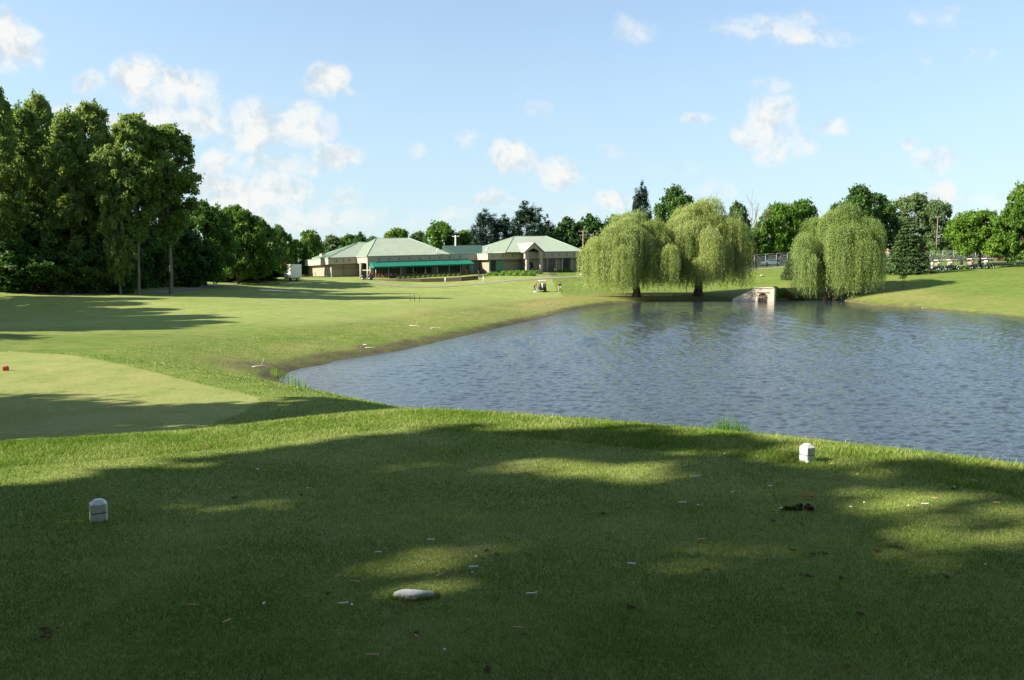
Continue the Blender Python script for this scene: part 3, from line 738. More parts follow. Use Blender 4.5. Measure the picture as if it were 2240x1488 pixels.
proto('brt', lambda: B('maple_tree', 51, 10, 6.0, 3.1, 'round', 150, 26000, .26, 1.15, 'bright', BARKD, '', 'tree', .24, .6))
proto('loc', lambda: B('locust_tree', 52, 14, 7.5, 3.6, 'vase', 75, 15000, .30, 1.35, 'grey', BARKD, '', 'tree', .26, .6, .1, fork=2))
proto('ydk', lambda: B('dark_maple', 53, 15, 6.4, 1.2, 'round', 130, 24000, .30, 1.3, 'dark', BARKD, '', 'tree', .3))
for r in PROTO.values():   # parked until used
    pass
def put(kind, px, top, D, hw, label, cat=None, group=None, rz=None, name=None, mat=None, depth=None, z=None):
    p = PROTO[kind]
    o = p if p['used'] == 0 else copy_tree(p)
    p['used'] += 1
    g = ground_pt(px, D); 
    if z is not None: g.z = z
    Ht = at(px, top, D).z - g.z; W = hw / FPX * D
    sz = Ht / p['H'] ; sx_ = W / p['W']
    o.location = g - Vector((0, 0, .08)); o.scale = (sx_, depth or sx_, sz)
    o.rotation_euler = (0, 0, rz if rz is not None else (px * 7.13 + D) % 6.28)
    tag(o, label, cat or p.get('category'), group)
    if name: o.name = name
    if mat:
        for c in o.children:
            if c.name.startswith('crown'):
                c.data = c.data.copy(); c.data.materials[0] = LM[mat]
    return o
GW = 'tall cottonwoods at the edge of the wood'
put('cot1', 6, 186, 92.7, 62, 'tallest cottonwood, cut by the left edge of the picture', group=GW)
put('cot2', 62, 238, 101.7, 58, 'cottonwood second from the left edge with a pale speckled crown', group=GW)
put('cot1', 104, 208, 109.6, 46, 'narrow cottonwood whose small tuft rises above its neighbours near the left', group=GW, rz=2.2)
put('cot2', 160, 246, 97.2, 62, 'wide cottonwood standing between the tufted tree and the sunlit pale crowned tree', group=GW, rz=4.1)
put('cot1', 212, 226, 101.7, 60, 'cottonwood with sunlit yellow green top in the middle of the tall row', group=GW, rz=5.3)
put('cot3', 246, 290, 108.5, 44, 'shorter cottonwood behind the bare pale trunks of the tall row', group=GW, rz=1.0)
put('cot3', 302, 248, 96.0, 62, 'cottonwood with a long bare grey trunk, third crown from the right', group=GW, rz=.3)
put('cot2', 262, 330, 94.9, 34, 'slender cottonwood with a thin leaning bare trunk beside the thicker grey trunk', group=GW, rz=.1)
put('cot3', 372, 272, 99.4, 74, 'rightmost tall cottonwood leaning over the broad low trees', group=GW, rz=-.1)
put('cot2', 345, 300, 111.9, 46, 'cottonwood seen behind and between the two rightmost tall crowns', group=GW, rz=3.0)
UG = 'low dark trees filling the foot of the wood'
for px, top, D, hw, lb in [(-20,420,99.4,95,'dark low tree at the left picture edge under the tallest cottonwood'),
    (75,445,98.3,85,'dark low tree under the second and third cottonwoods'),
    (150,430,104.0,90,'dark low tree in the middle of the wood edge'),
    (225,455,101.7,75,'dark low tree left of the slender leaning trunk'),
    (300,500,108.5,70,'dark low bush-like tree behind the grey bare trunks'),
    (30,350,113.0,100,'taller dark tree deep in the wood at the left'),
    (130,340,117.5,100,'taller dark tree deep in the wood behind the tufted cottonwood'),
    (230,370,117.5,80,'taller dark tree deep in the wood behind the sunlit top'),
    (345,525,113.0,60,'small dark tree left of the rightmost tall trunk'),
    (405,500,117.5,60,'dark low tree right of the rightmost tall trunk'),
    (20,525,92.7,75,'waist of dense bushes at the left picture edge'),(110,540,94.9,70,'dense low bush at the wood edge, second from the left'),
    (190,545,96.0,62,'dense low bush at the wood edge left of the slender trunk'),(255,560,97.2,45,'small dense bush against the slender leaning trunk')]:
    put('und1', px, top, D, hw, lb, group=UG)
put('brd2', 448, 440, 122, 74, 'round green tree right behind the end of the tall row', rz=1.)
put('brd1', 520, 447, 138, 78, 'broad green tree with a flat layered crown, left of the two broad trees', rz=2.)
put('brd1', 562, 472, 143, 70, 'broad spreading tree with dark trunk nearest the white trailer', rz=.4)
put('brd2', 612, 492, 170, 32, 'smaller round tree on the right flank of the broad spreading tree')
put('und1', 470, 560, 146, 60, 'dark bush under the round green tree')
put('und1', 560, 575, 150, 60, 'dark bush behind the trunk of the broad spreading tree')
put('und1', 596, 560, 168, 34, 'dark bush left of the white trailer', mat='autumn')
BGG = 'trees beyond the clubhouse and the fence'
for k, px, top, D, hw, lb, mt in [
    ('bg1',678,503,205,34,'small pointed green tree above the white trailer',None),
    ('bgd',648,528,190,34,'dark low tree directly left behind the trailer',None),
    ('bg2',728,517,230,42,'pale green tree left of the clubhouse roof',None),
    ('bg1',768,513,240,40,'light green tree touching the left slope of the clubhouse roof',None),
    ('bgd',790,512,225,22,'small dark conifer peak beside the left roof slope',None),
    ('bg2',820,520,250,40,'pale tree hidden behind the first roof ridge',None),
    ('bg1',872,499,250,38,'bright green tree top rising over the first roof ridge','bright'),
    ('bg2',915,508,255,36,'grey green tree just right of the bright tree top',None),
    ('bg1',965,484,235,44,'rounded green tree left of the pale utility pole',None),
    ('bg1',1015,503,240,34,'green tree right of the pale utility pole',None),
    ('spk',1062,474,225,42,'dark conifer with spiky shoots, left one behind the low link roof',None),
    ('spk',1102,484,232,34,'dark spiky conifer in the middle of the dark clump',None),
    ('spk',1152,460,225,52,'largest dark spiky conifer behind the second roof',None),
    ('bgd',1196,492,235,30,'dark tree on the right flank of the spiky conifers',None),
    ('bgd',1240,480,240,42,'dark green tree left of the wooden utility pole',None),
    ('bgd',1290,474,240,40,'dark green tree behind the wooden utility pole',None),
    ('bgd',1338,476,240,30,'dark tree touching the top of the left willow',None),
    ('spk',1402,421,190,27,'tall dark twin-topped tree behind the left willow',None),
    ('ydk',1476,408,185,56,'large dark tree between the tops of the two left willows',None),
    ('bg2',1612,445,180,36,'thin grey green tree right of the middle willow',None),
    ('bg1',1645,500,190,36,'green tree under the bare tree',None),
    ('brt',1698,443,205,46,'bright green tree left of the lone willow','bright'),
    ('bg1',1750,436,210,42,'green tree behind the left shoulder of the lone willow',None),
    ('ydk',1880,406,180,64,'large dark green tree rising behind the lone willow',None),
    ('bgd',1926,436,185,36,'dark tree between the lone willow and the spruce',None),
    ('loc',1992,426,205,58,'airy tree with see-through crown behind the spruce',None),
    ('loc',2045,440,200,42,'airy tree beside the thin utility pole',None),
    ('bgd',2030,520,215,50,'dark low tree under the airy trees',None),
    ('bg1',2105,470,215,34,'green tree left behind the bright maple',None),
    ('brt',2142,459,157,64,'bright green maple standing behind the golf carts',None),
    ('bg1',2200,480,185,44,'dark green tree between the maple and the big tree at the right edge',None),
    ('brd2',2243,391,150,58,'big tree cut by the right edge of the picture','lime'),
    ('bgd',1330,520,250,40,'dark low tree behind the right end of the clubhouse',None),
    ('bg1',1560,500,215,60,'green tree hidden behind the middle willow',None),
    ('bg1',1420,500,225,60,'green tree hidden behind the left willow',None),
    ('bg1',1800,480,215,60,'green tree hidden behind the lone willow',None),
    ('bgd',2240,520,200,60,'dark low tree at the right edge behind the big tree',None),
    ('bgd',1690,520,225,50,'dark low tree behind the chain link fence',None),
    ('bg1',700,535,250,50,'low green tree far behind the trailer',None), ('bgd',600,522,186,34,'dark tree whose shade falls on the service wing of the clubhouse',None)]:
    put(k, px, top, D, hw, lb, group=BGG, mat=mt)
rngb = np.random.RandomState(77)
for i, px in enumerate(range(-140, 2500, 88)):   # far rows, mostly hidden
    put(['bg1', 'bg2', 'bgd'][i % 3], px, 545 - rngb.randint(0, 14), 285 + 12 * (i % 3), 58, 'far low tree seen only through gaps between nearer trees', group='far row of trees closing the horizon')
yt = B('young_tree', 61, 4.4, 1.7, 1.7, 'dome', 34, 2600, .17, .5, 'bright', BARKP, 'slim young tree with a pale trunk beside the rightmost golf cart', 'tree', .05, .6, 0, nlimb=5)
g = ground_pt(2174, 150); yt.location = g; k = (at(2174, 512, 150).z - g.z) / 4.4; yt.scale = (k * .9, k * .9, k)
bt = bare_tree('bare_tree', 5, 14, 'leafless grey tree between the middle and the lone willow', 'bare tree')
g = ground_pt(1653, 200); bt.location = g; bt.scale = [(at(1653, 424, 200).z - g.z) / 12.5] * 3
# spruces
s1 = conifer('spruce_tree', 3, 9.8, 4.1, 'blue green spruce with layered boughs down to the grass', 'spruce')
g = ground_pt(1984, 141); s1.location = g; s1.scale = [(at(1984, 470, 141).z - g.z) / 9.8] * 3; s1['group'] = 'spruces on the lawn'
s2 = copy_tree(s1); g = hit(1728, 611); s2.location = g; k = (at(1728, 548, g.y).z - g.z) / 9.8; s2.scale = (k * .8, k * .8, k); s2.rotation_euler = (0, 0, 2)
s2['label'] = 'small spruce half hidden by the left side of the lone willow'
# willows
def sk1(a): return .1 + .9 * max(0, math.cos(a)) + 1.0 * math.sin(3 * a) ** 2
w1 = willow('weeping_willow', 101, 14.3, 8.9, 'left weeping willow of the pair, strands trailing over the bank', sk1, -.8, 52, 84)
w2 = willow('weeping_willow', 102, 16.0, 7.4, 'taller right weeping willow of the pair, next to the culvert', lambda a: .3 + 1.5 * math.sin(2 * a + 1) ** 2, .3, 54, 84)
w3 = willow('weeping_willow', 103, 15.2, 6.9, 'lone weeping willow right of the culvert with a forked trunk', lambda a: .2 + 1.5 * max(0, math.cos(a)), .5, 46, 84)
for o, px, py, top, D in ((w1, 1393, 652, 458, 123), (w2, 1528, 650, 432, 126), (w3, 1812, 646, 436, 124)):
    g = ground_pt(px, D); o.location = g - Vector((0, 0, .1)); o.scale[2] = (at(px, top, D).z - g.z) / o['H']
    o['group'] = 'weeping willows on the far bank'
# trees out of the picture: the left ones throw the shade across the tees and the fairway, those around the camera are added to block sky light
SH = 'trees around the tees, outside the picture'
SHL = 'tall leafy tree around the tees, outside the picture, placed to shade the turf'
# gaps are cut into these crowns to let the sun through where the turf is lit
LITS = [(1950,1110,300,34,.45),(1800,1215,340,26,.3),(1560,1010,120,20,.6),(900,1040,160,16,.35),(1500,1330,200,30,.35),(420,1190,120,20,.4),(2150,1330,150,40,.5),(1010,1460,120,16,.2),(1380,1445,160,30,.55),(1350,1034,90,12,1.),(1225,1022,70,12,.9),(890,1262,70,38,1.),(1640,1012,140,12,.6),(1790,1000,110,26,.9),(1770,985,60,18,.9),(2010,1052,170,14,.6),(1860,1066,100,16,.7),(520,1098,130,13,.6),(620,1172,170,12,.45),
 (1150,1165,160,14,.3),(1850,1160,240,10,.2),(1600,1060,60,30,.6),(1450,1180,130,10,.2),(1000,1110,120,6,.3),(300,1290,120,14,.2),(1750,1330,220,14,.2),(2120,1140,180,26,.7),(2000,1230,230,14,.4),(1330,1100,120,14,.4),(1300,1290,200,20,.22),(760,1450,130,20,.3),(1560,1455,150,26,.4),(1980,1400,230,40,.5),(450,1010,100,8,.3),(1500,1215,90,14,.3),(150,1120,90,10,.3),(1250,1400,110,30,.25)]
BAND = [xy(px, py, TEE_Z) for px, py in [(-400,1150),(0,1080),(160,1062),(330,1022),(450,1002),(600,992),(760,966),(880,952),(960,940),(1030,936),(1090,955),(1180,938),(1350,932),(1500,946),(1700,972),(1900,1000),(2240,1046),(2500,1095)]]
BAND += [(8, 10.6), (-12, 10.6)]
def thin_crown(o, rz):
    for c in o.children:
        if not c.name.startswith('crown'): continue
        me = c.data; n = len(me.vertices); V = np.empty(n * 3, np.float32); me.vertices.foreach_get('co', V); V = V.reshape(-1, 3)
        at0 = np.empty(n, np.float32); me.attributes['var'].data.foreach_get('value', at0)
        P = V.reshape(-1, 4, 3).mean(1) * np.array(o.scale)
        X = P[:, 0] * math.cos(rz) - P[:, 1] * math.sin(rz) + o.location.x; Y = P[:, 0] * math.sin(rz) + P[:, 1] * math.cos(rz) + o.location.y; Z = P[:, 2] + o.location.z
        t = (Z - TEE_Z) / sdir.z; gx_, gy_ = X - sdir.x * t, Y - sdir.y * t
        r = np.random.RandomState(17); keep = sdf(gx_, gy_, BAND) > -.05
        ks = r.rand(len(gx_))
        for px, py, rx, ry, s in LITS:
            q = onz(px, py, TEE_Z); e = onz(px, py - ry, TEE_Z); ax = rx / FPX * q.y + .22; ay = abs(e.y - q.y) + .22
            d = ((gx_ - q.x) / ax) ** 2 + ((gy_ - q.y) / ay) ** 2
            keep &= ~((d < 1) & (ks < 1 - (1 - s) * .42))
        V4 = V.reshape(-1, 4, 3)[keep].reshape(-1, 3)
        c.data = mesh_np('crown', V4, np.arange(len(V4)).reshape(-1, 4), me.materials[0], at0.reshape(-1, 4)[keep].ravel())
for kind, x, y, H, W, rz in SHADERS:
    p = PROTO[kind]; o = copy_tree(p); o.location = (x, y, gz(x, y) - .1); o.rotation_euler = (0, 0, rz)
    o.scale = (W / p['W'], W / p['W'], H / p['H']); tag(o, SHL, 'tree', SH)
    if y < 20 and x < -8: thin_crown(o, rz)
for r in list(COL.objects):
    for k in ('H', 'W', 'used'):
        if k in r: del r[k]
# ---------------------------------------------------------------- materials for built things
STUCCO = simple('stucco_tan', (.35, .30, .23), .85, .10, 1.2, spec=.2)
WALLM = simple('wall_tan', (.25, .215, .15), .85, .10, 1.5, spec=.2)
BANDM = simple('wall_band_brown', (.20, .16, .11), .85, .12, 1.5, spec=.2)
GLASS = simple('dark_glass', (.012, .020, .020), .12, .4, .8, spec=.6)
TEAL = simple('teal_door_paint', (.05, .20, .17), .4, .1, 2)
AWN = simple('green_canvas', (.008, .130, .082), .75, .12, .7, spec=.2)
CONC = simple('concrete_pale', (.45, .385, .30), .85, .18, 1.6, spec=.2, bmp=.3)
CONCD = simple('dark_paving', (.12, .10, .09), .9, .25, 2, spec=.2)
PATHM = simple('path_asphalt', (.20, .175, .145), .9, .14, 1.2, spec=.2, bmp=.3)
SANDM = simple('bunker_sand', (.58, .49, .36), .95, .1, 2, spec=.1)
WHITE = simple('white_paint', (.78, .78, .76), .5, .06, 6)
CREAM = simple('cream_paint', (.74, .70, .56), .45, .05, 3)
STEEL = simple('galvanised_steel', (.36, .37, .38), .45, .1, 5, metal=.4)
BLACK = simple('black_plastic', (.02, .02, .022), .5, .2, 5)
RUB = simple('rubber', (.018, .018, .018), .85, .2, 5)
DKGREEN = simple('dark_green_paint', (.012, .060, .045), .3, .1, 4)
NAVY = simple('navy_paint', (.015, .028, .055), .3, .1, 4)
WOODP = simple('pole_wood', (.24, .19, .14), .9, .25, 4, spec=.1)
ORBR = simple('orange_roof_tile', (.36, .17, .09), .85, .15, 2, spec=.1)
BRICK = simple('pale_brick', (.50, .38, .28), .9, .12, 2, spec=.1)
REDP = simple('red_paint', (.45, .025, .02), .5, .1, 5)
ORANGE = simple('orange_plastic', (.80, .13, .015), .4, .05, 50)
TEEW = simple('white_tee_wood', (.90, .91, .91), .4, .05, 60)
TEEN = simple('bare_tee_wood', (.60, .38, .20), .6, .25, 60)
SOIL = simple('dark_soil', (.12, .08, .045), .95, .5, 30, spec=.1, bmp=.8)
STONE = simple('white_stone', (.66, .63, .60), .85, .22, 22, spec=.2, bmp=.6)
DRIFT = simple('bleached_driftwood', (.52, .46, .38), .9, .2, 8, spec=.1)
def roofmat():
    m, nt, out = new_mat('green_metal_roof'); b = nt.nodes.new('ShaderNodeBsdfPrincipled')
    P = geo(nt); n = noise(nt, P, .5, 4)
    nt.links.new(ramp(nt, n, [(.3, (.225, .250, .190)), (.7, (.265, .292, .222))]), b.inputs['Base Color'])
    b.inputs['Roughness'].default_value = .6; b.inputs['Specular IOR Level'].default_value = .12
    nt.links.new(b.outputs[0], out.inputs[0]); return m
ROOF = roofmat()
SEAM = simple('roof_seam', (.19, .27, .20), .5, .1, 2)
LINKR = simple('dark_green_roof', (.018, .045, .032), .5, .1, 1)
def wire_mat():
    m, nt, out = new_mat('chain_link_wire'); b = nt.nodes.new('ShaderNodeBsdfPrincipled')
    b.inputs['Base Color'].default_value = (.45, .47, .47, 1); b.inputs['Metallic'].default_value = .5; b.inputs['Roughness'].default_value = .5
    nt.links.new(b.outputs[0], out.inputs[0]); return m
WIRE = wire_mat(); CLOD_SHADED = simple('clod_soil_shaded', (.045, .03, .018), .95, .5, 30, spec=.1, bmp=.8)  # soil darkened for the clod, its shade put into the colour

# ---------------------------------------------------------------- clubhouse
TH = R_(27); eu = (math.cos(TH), math.sin(TH)); ev = (-math.sin(TH), math.cos(TH))
P0 = at(718, 580, 168)
def kx(px): return (px - CX) / FPX / 1.0041
def su(px, v):   # u on the line v=const seen at picture column px
    k = kx(px); x0, y0 = P0.x + v * ev[0], P0.y + v * ev[1]
    return (k * y0 - x0) / (eu[0] - k * eu[1])
def sv(px, u):
    k = kx(px); x0, y0 = P0.x + u * eu[0], P0.y + u * eu[1]
    return (k * y0 - x0) / (ev[0] - k * ev[1])
def W2(u, v): return (P0.x + u * eu[0] + v * ev[0], P0.y + u * eu[1] + v * ev[1])
def zat(py, u, v): return at(CX, py, W2(u, v)[1]).z
u0 = 0; vA = sv(653, 0); u1 = su(781, 0); v1 = sv(804, u1); u3 = su(1043, v1); v4 = sv(1067, u3); u5 = su(1142, v4); v6 = sv(1149, u5); u7 = su(1277, v6)
C_ = [(0, vA, 571), (0, 0, 564.5), (u1, 0, 562.6), (u1, v1, 561.3), (u3, v1, 555.2), (u3, v4, 554.4), (u5, v4, 553.2), (u5, v6, 552.6), (u7, v6, 550)]
foot = [(u, v) for u, v, _ in C_]; ztop = [zat(p, u, v) for u, v, p in C_]
vB = vA
foot += [(u7, vB), (u1 + 2, vB)]; ztop += [ztop[8], ztop[0] + .3]
print('CLUB', [tuple(round(k, 1) for k in f) for f in foot], [round(z, 2) for z in ztop])
FH = 1.38
def inset(poly, d):
    n = len(poly); out = []; 
    area = sum(poly[i][0] * poly[(i+1) % n][1] - poly[(i+1) % n][0] * poly[i][1] for i in range(n)); s = 1 if area > 0 else -1
    for i in range(n):
        a, b, c = Vector(poly[i-1]), Vector(poly[i]), Vector(poly[(i+1) % n])
        n1 = Vector((-(b-a).y, (b-a).x)).normalized() * s; n2 = Vector((-(c-b).y, (c-b).x)).normalized() * s
        m = (n1 + n2) / (1 + n1.dot(n2)); out.append((b.x + m.x * d, b.y + m.y * d))
    return out
club = thing('clubhouse', 'long low tan clubhouse with two pale green hipped metal roofs and a green awning', 'building', (P0.x + 25, P0.y + 20, 3.2))
O = tuple(club.location)
fw = [W2(*f) for f in foot]
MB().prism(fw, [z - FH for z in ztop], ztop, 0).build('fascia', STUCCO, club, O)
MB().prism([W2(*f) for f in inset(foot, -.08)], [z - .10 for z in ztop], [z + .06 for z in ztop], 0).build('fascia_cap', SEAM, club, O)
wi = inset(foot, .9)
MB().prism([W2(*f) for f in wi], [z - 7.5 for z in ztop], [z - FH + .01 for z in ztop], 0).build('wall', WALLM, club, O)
# fascia drain marks
for px in (737, 752, 765, 830, 852, 874, 896, 918, 940, 962, 984, 1006, 1078, 1100, 1122, 1190, 1208, 1224, 1240, 1256):
    v = 0 if px < 781 else v1 if px < 1043 else v4 if px < 1142 else v6
    u = su(px, v); z = np.interp(u, [0, u1, u3, u5, u7], [ztop[1], ztop[2], ztop[4], ztop[6], ztop[8]]) - FH * .45
    x, y = W2(u, v - .05); MB().box((x, y, z), (.22, .18, .42), TH, 0).build('scupper', BANDM, club, O)
def zt(u): return float(np.interp(u, [0, u1, u3, u5, u7], [ztop[1], ztop[2], ztop[4], ztop[6], ztop[8]]))
def panel(name, v, pxa, pxb, zl, zh, mat, th=.16, out_=.06, parent=club):
    """panel on the wall that runs at v; zl, zh are metres below the eave line"""
    ua, ub = su(pxa, v), su(pxb, v); uc = (ua + ub) / 2; x, y = W2(uc, v - out_)
    z = zt(uc) - FH
    return MB().box((x, y, z - (zl + zh) / 2), (ub - ua, th, zh - zl), TH, 0).build(name, mat, parent, O)
def window(v, pxa, pxb, zl, zh, n=3, mat=GLASS):
    f = panel('window', v, pxa, pxb, zl, zh, BANDM, .20, .04)
    ua, ub = su(pxa, v), su(pxb, v); w_ = (ub - ua) / n
    for i in range(n):
        uc = ua + w_ * (i + .5); x, y = W2(uc, v - .17)
        MB().box((x, y, zt(uc) - FH - (zl + zh) / 2), (w_ * .90, .05, (zh - zl) * .93), TH).build('pane', mat, f, O)
wv0, wv1, wv4, wv6 = .9, v1 + .9, v4 + .9, v6 + .9
panel('band', wv0, 726, 780, .9, 1.05, BANDM); panel('band', wv0, 726, 780, 2.55, 2.75, BANDM); panel('pilaster', wv0, 750.5, 752, 0, 4, BANDM)
window(wv1, 818, 874, .3, 2.6, 5); window(wv1, 889, 944, .3, 2.6, 5); window(wv1, 958, 1010, .3, 2.6, 5)
dr = panel('door', wv1, 1027, 1041, .35, 2.7, TEAL)
panel('recess_shade', wv1, 1021, 1026, .1, 2.8, GLASS)  # dark slab on the wall, its colour stands for shade in a gap
window(wv4, 1073, 1084, .1, 2.6, 2); panel('door', wv4, 1069.5, 1072.5, .5, 2.7, TEAL); window(wv4, 1088, 1099, .1, 2.6, 2, TEAL)
panel('band', wv4, 1102, 1140, .5, .62, BANDM)
for a_, b_ in ((1198, 1211.5), (1230, 1245)): window(wv6, a_, b_, .15, 2.75, 2)
for q in (1181, 1194, 1213.5, 1227, 1247, 1262): panel('pilaster', wv6, q, q + 2.4, 0, 3.9, STUCCO, .5, .2)
panel('band', wv6, 1213, 1262, .35, .47, BANDM)
for px, vv in ((789, v1 + .6), (804.5, v1 + .1)):
    u = su(px, vv); x, y = W2(u, vv); z = zt(u) - FH
    MB().tube([(x, y, z - 4), (x, y, z + .02)], .22, 10).build('column', STUCCO, club, O)
u = su(797, wv0 - .8); x, y = W2(su(797, v1 + 2.2), v1 + 2.2)
MB().box((x, y, zt(u) - FH - 2), (1.6, .3, 4), TH).build('doorway', GLASS, club, O)
# awning : sloping canvas, closed ends, hanging valance
ua, ub = su(809, v1 - .1), su(1026, v1 - .1); zs = [(ua, zt(ua) - FH + .22), (ub, zt(ub) - FH + .22)]
aw = MB(); V = []
for (uu, z) in zs:
    for vv, dz in ((v1 - .08, 0), (v1 - 3.0, -1.0), (v1 - 3.0, -1.28), (v1 - 2.9, -1.28), (v1 - 2.9, -1.06), (v1 - .08, -.08)):
        x, y = W2(uu, vv); V.append((x, y, z + dz))
Fa = [(i, (i + 1) % 6, 6 + (i + 1) % 6, 6 + i) for i in range(6)]
aw.add(V, Fa)
for k in (0, 6):   # side cheeks
    e = [V[k], V[k+1], V[k+2], (V[k][0], V[k][1], V[k+2][2])]
    d = .05 if k == 0 else -.05
    aw.add(e + [(p[0] + d * eu[0], p[1] + d * eu[1], p[2]) for p in e], [(0,1,2,3), (7,6,5,4), (0,4,5,1), (1,5,6,2), (2,6,7,3), (3,7,4,0)])
aw.build('awning', AWN, club, O)
for f in np.linspace(.02, .98, 9):
    uu = ua + (ub - ua) * f; x, y = W2(uu, v1 - 2.8); z = zt(uu) - FH - .85
    MB().tube([(x, y, z - 3.2), (x, y, z)], .05, 6).build('awning_post', STEEL, club, O)
# roofs
def hip(name, rect, zc, ridge, zr, mat=ROOF, seams=True, par=club):
    """rect: u0,v0,u1,v1 ; ridge: (ua,ub,v); zc four corner heights"""
    a, b, c, d = rect; ra, rb, rv = ridge
    P = [(*W2(a, b), zc[0]), (*W2(c, b), zc[1]), (*W2(c, d), zc[2]), (*W2(a, d), zc[3]), (*W2(ra, rv), zr[0]), (*W2(rb, rv), zr[1])]
    P += [(p[0], p[1], p[2] - .12) for p in P[:4]]
    rf = MB().add(P, [(0,1,5,4), (1,2,5), (2,3,4,5), (3,0,4), (9,8,7,6), (0,6,7,1), (1,7,8,2), (2,8,9,3), (3,9,6,0)]).build(name, mat, par, O)
    sm = MB(); up = Vector((0, 0, .02))
    V_ = [Vector(p) for p in P]
    for i, j in ((0, 4), (1, 5), (4, 5), (2, 5), (3, 4)):
        sm.tube([V_[i] + up, V_[j] + up], .09, 5)
    if seams:
        n = int((c - a) / .62)
        for k in range(1, n):
            uu = a + (c - a) * k / n; e = V_[0].lerp(V_[1], k / n)
            if uu < ra: t = (uu - a) / (ra - a); q = V_[0].lerp(V_[4], t)
            elif uu > rb: t = (c - uu) / (c - rb); q = V_[1].lerp(V_[5], t)
            else: q = V_[4].lerp(V_[5], (uu - ra) / (rb - ra))
            sm.tube([e + up, q + up], .035, 4)
        n = int((d - b) / .62)
        for k in range(1, n):
            vv = b + (d - b) * k / n; e = V_[3].lerp(V_[0], 1 - k / n) if False else V_[0].lerp(V_[3], k / n)
            t = (vv - b) / (rv - b) if vv < rv else (d - vv) / (d - rv)
            q = V_[0].lerp(V_[4], t) if vv < rv else V_[3].lerp(V_[4], t); sm.tube([e + up, q + up], .035, 4)
    sm.build('seam', SEAM, rf, O); return rf
# main roof: ridge seen from column 823 to 894
dm = 21.0; mv = v1 + dm / 2
ra, rb = su(823.5, mv), su(894, mv); zr = (zat(522, ra, mv), zat(520.6, rb, mv))
ue = su(988, v1 - .1)
hip('roof', (u1 - .2, v1 - .15, ue, v1 + dm), (zt(u1) + .07, zt(ue) + .07, zt(ue) + .07, zt(u1) + .07), (ra, rb, mv), zr)
dm2 = 15.0; mv2 = dm2 / 2 - .1
ra, rb = su(784, mv2), su(836, mv2); zr = (zat(531, ra, mv2), zat(530, rb, mv2))
hip('roof', (-.1, -.15, u1 + 9, dm2), (zt(0) + .07, zt(u1 + 9) + .07, zt(u1) + .07, zt(0) + .07), (ra, rb, mv2), zr)
dm3 = 24.; mv3 = v6 + dm3 / 2
ra, rb = su(1124, mv3), su(1193, mv3); zr = (zat(518, ra, mv3), zat(516.6, rb, mv3))
ul = su(1098, v4) ; ul = min(ul, u5 - 1)
hip('roof', (ul, v6 - .15, u7 + .1, v6 + dm3), (zt(u5) + .07, zt(u7) + .07, zt(u7) + .07, zt(u5) + .07), (ra, rb, mv3), zr)
# low dark green link roof between the hips
a, b = su(985, v1 + 9), su(1112, v1 + 9)
lk = MB(); pts = [W2(a, v1 + 4), W2(b, v1 + 4), W2(b, v1 + 14), W2(a, v1 + 14)]
zz = [zt(a) + .05, zt(b) + .05, zt(b) + 2.2, zt(a) + 2.2]
lk.prism(pts, [z - 1.0 if i < 2 else z - 3 for i, z in enumerate(zz)], zz); lr = lk.build('link_roof', LINKR, club, O)
sm = MB()
for k in range(1, 34):
    p = Vector((*pts[0], zz[0])).lerp(Vector((*pts[1], zz[1])), k / 34); q = Vector((*pts[3], zz[3])).lerp(Vector((*pts[2], zz[2])), k / 34)
    sm.tube([p + Vector((0, 0, .03)), q + Vector((0, 0, .03))], .05, 4)
sm.build('seam', LINKR, lr, O)
# small roof-top box at the far left and vents
u_, v_ = 0 + 2, sv(722, 2); x, y = W2(2.5, 11); MB().box((x, y, zt(0) + .45), (3, 2, 1.3), TH).build('roof_hatch', STUCCO, club, O)
for px, py in ((1121, 549.5), (956, 542), (1064, 541)):
    uu = su(px, v4 + 6); x, y = W2(uu, v4 + 6); z = zt(uu)
    MB().tube([(x, y, z), (x, y, z + 1.1), (x + .25, y - .1, z + 1.35), (x + .5, y - .2, z + 1.2)], .13, 6).build('vent_pipe', STEEL, club, O)
# entrance gable: thick pointed frame over the porch
vg = v6 - 1.6
ga, gb = su(1149, vg), su(1187, vg); gc = su(1167.5, vg); zb = zt(gc) - FH
zpk = zat(531, gc, vg)
def U3(u, v, z): return (*W2(u, v), z)
g = MB()
outer = [(ga, zb), (ga, zt(ga)), (gc, zpk), (gb, zt(gb)), (gb, zb)]
inner = [(ga + (gc - ga) * .36, zb), (ga + (gc - ga) * .36, zt(ga) + .35), (gc, zpk - 1.15), (gb - (gb - gc) * .36, zt(gb) + .35), (gb - (gb - gc) * .36, zb)]
Vv = [U3(u, vg, z) for u, z in outer] + [U3(u, vg, z) for u, z in inner] + [U3(u, vg + .7, z) for u, z in outer] + [U3(u, vg + .7, z) for u, z in inner]
Ff = []
for i in range(4): Ff += [(i, i+1, 6+i, 5+i), (10+i, 15+i, 16+i, 11+i), (i, 10+i, 11+i, i+1), (5+i, 6+i, 16+i, 15+i)]
Ff += [(0, 5, 15, 10), (4, 14, 19, 9)]
g.add(Vv, Ff).build('entrance_gable', STUCCO, club, O)
g = MB()   # its two roof slopes run back into the big roof
for (ux, zx) in ((ga - .35, zt(ga) - .0), (gb + .35, zt(gb) - .0)):
    pr = [U3(ux, vg - .25, zx + .10), U3(gc, vg - .25, zpk + .12), U3(gc, v6 + 9, zpk + .12), U3(ux, v6 + 2.5, zx + .10)]
    g.add(pr + [(p[0], p[1], p[2] - .1) for p in pr], [(0,1,2,3), (7,6,5,4), (0,4,5,1), (1,5,6,2), (2,6,7,3), (3,7,4,0)])
g.build('gable_roof', ROOF, club, O)
for px in (1153, 1183):
    u = su(px, vg + .35); x, y = W2(u, vg + .35); MB().box((x, y, zb - 2.2), (.62, .62, 4.4), TH).build('column', STUCCO, club, O)
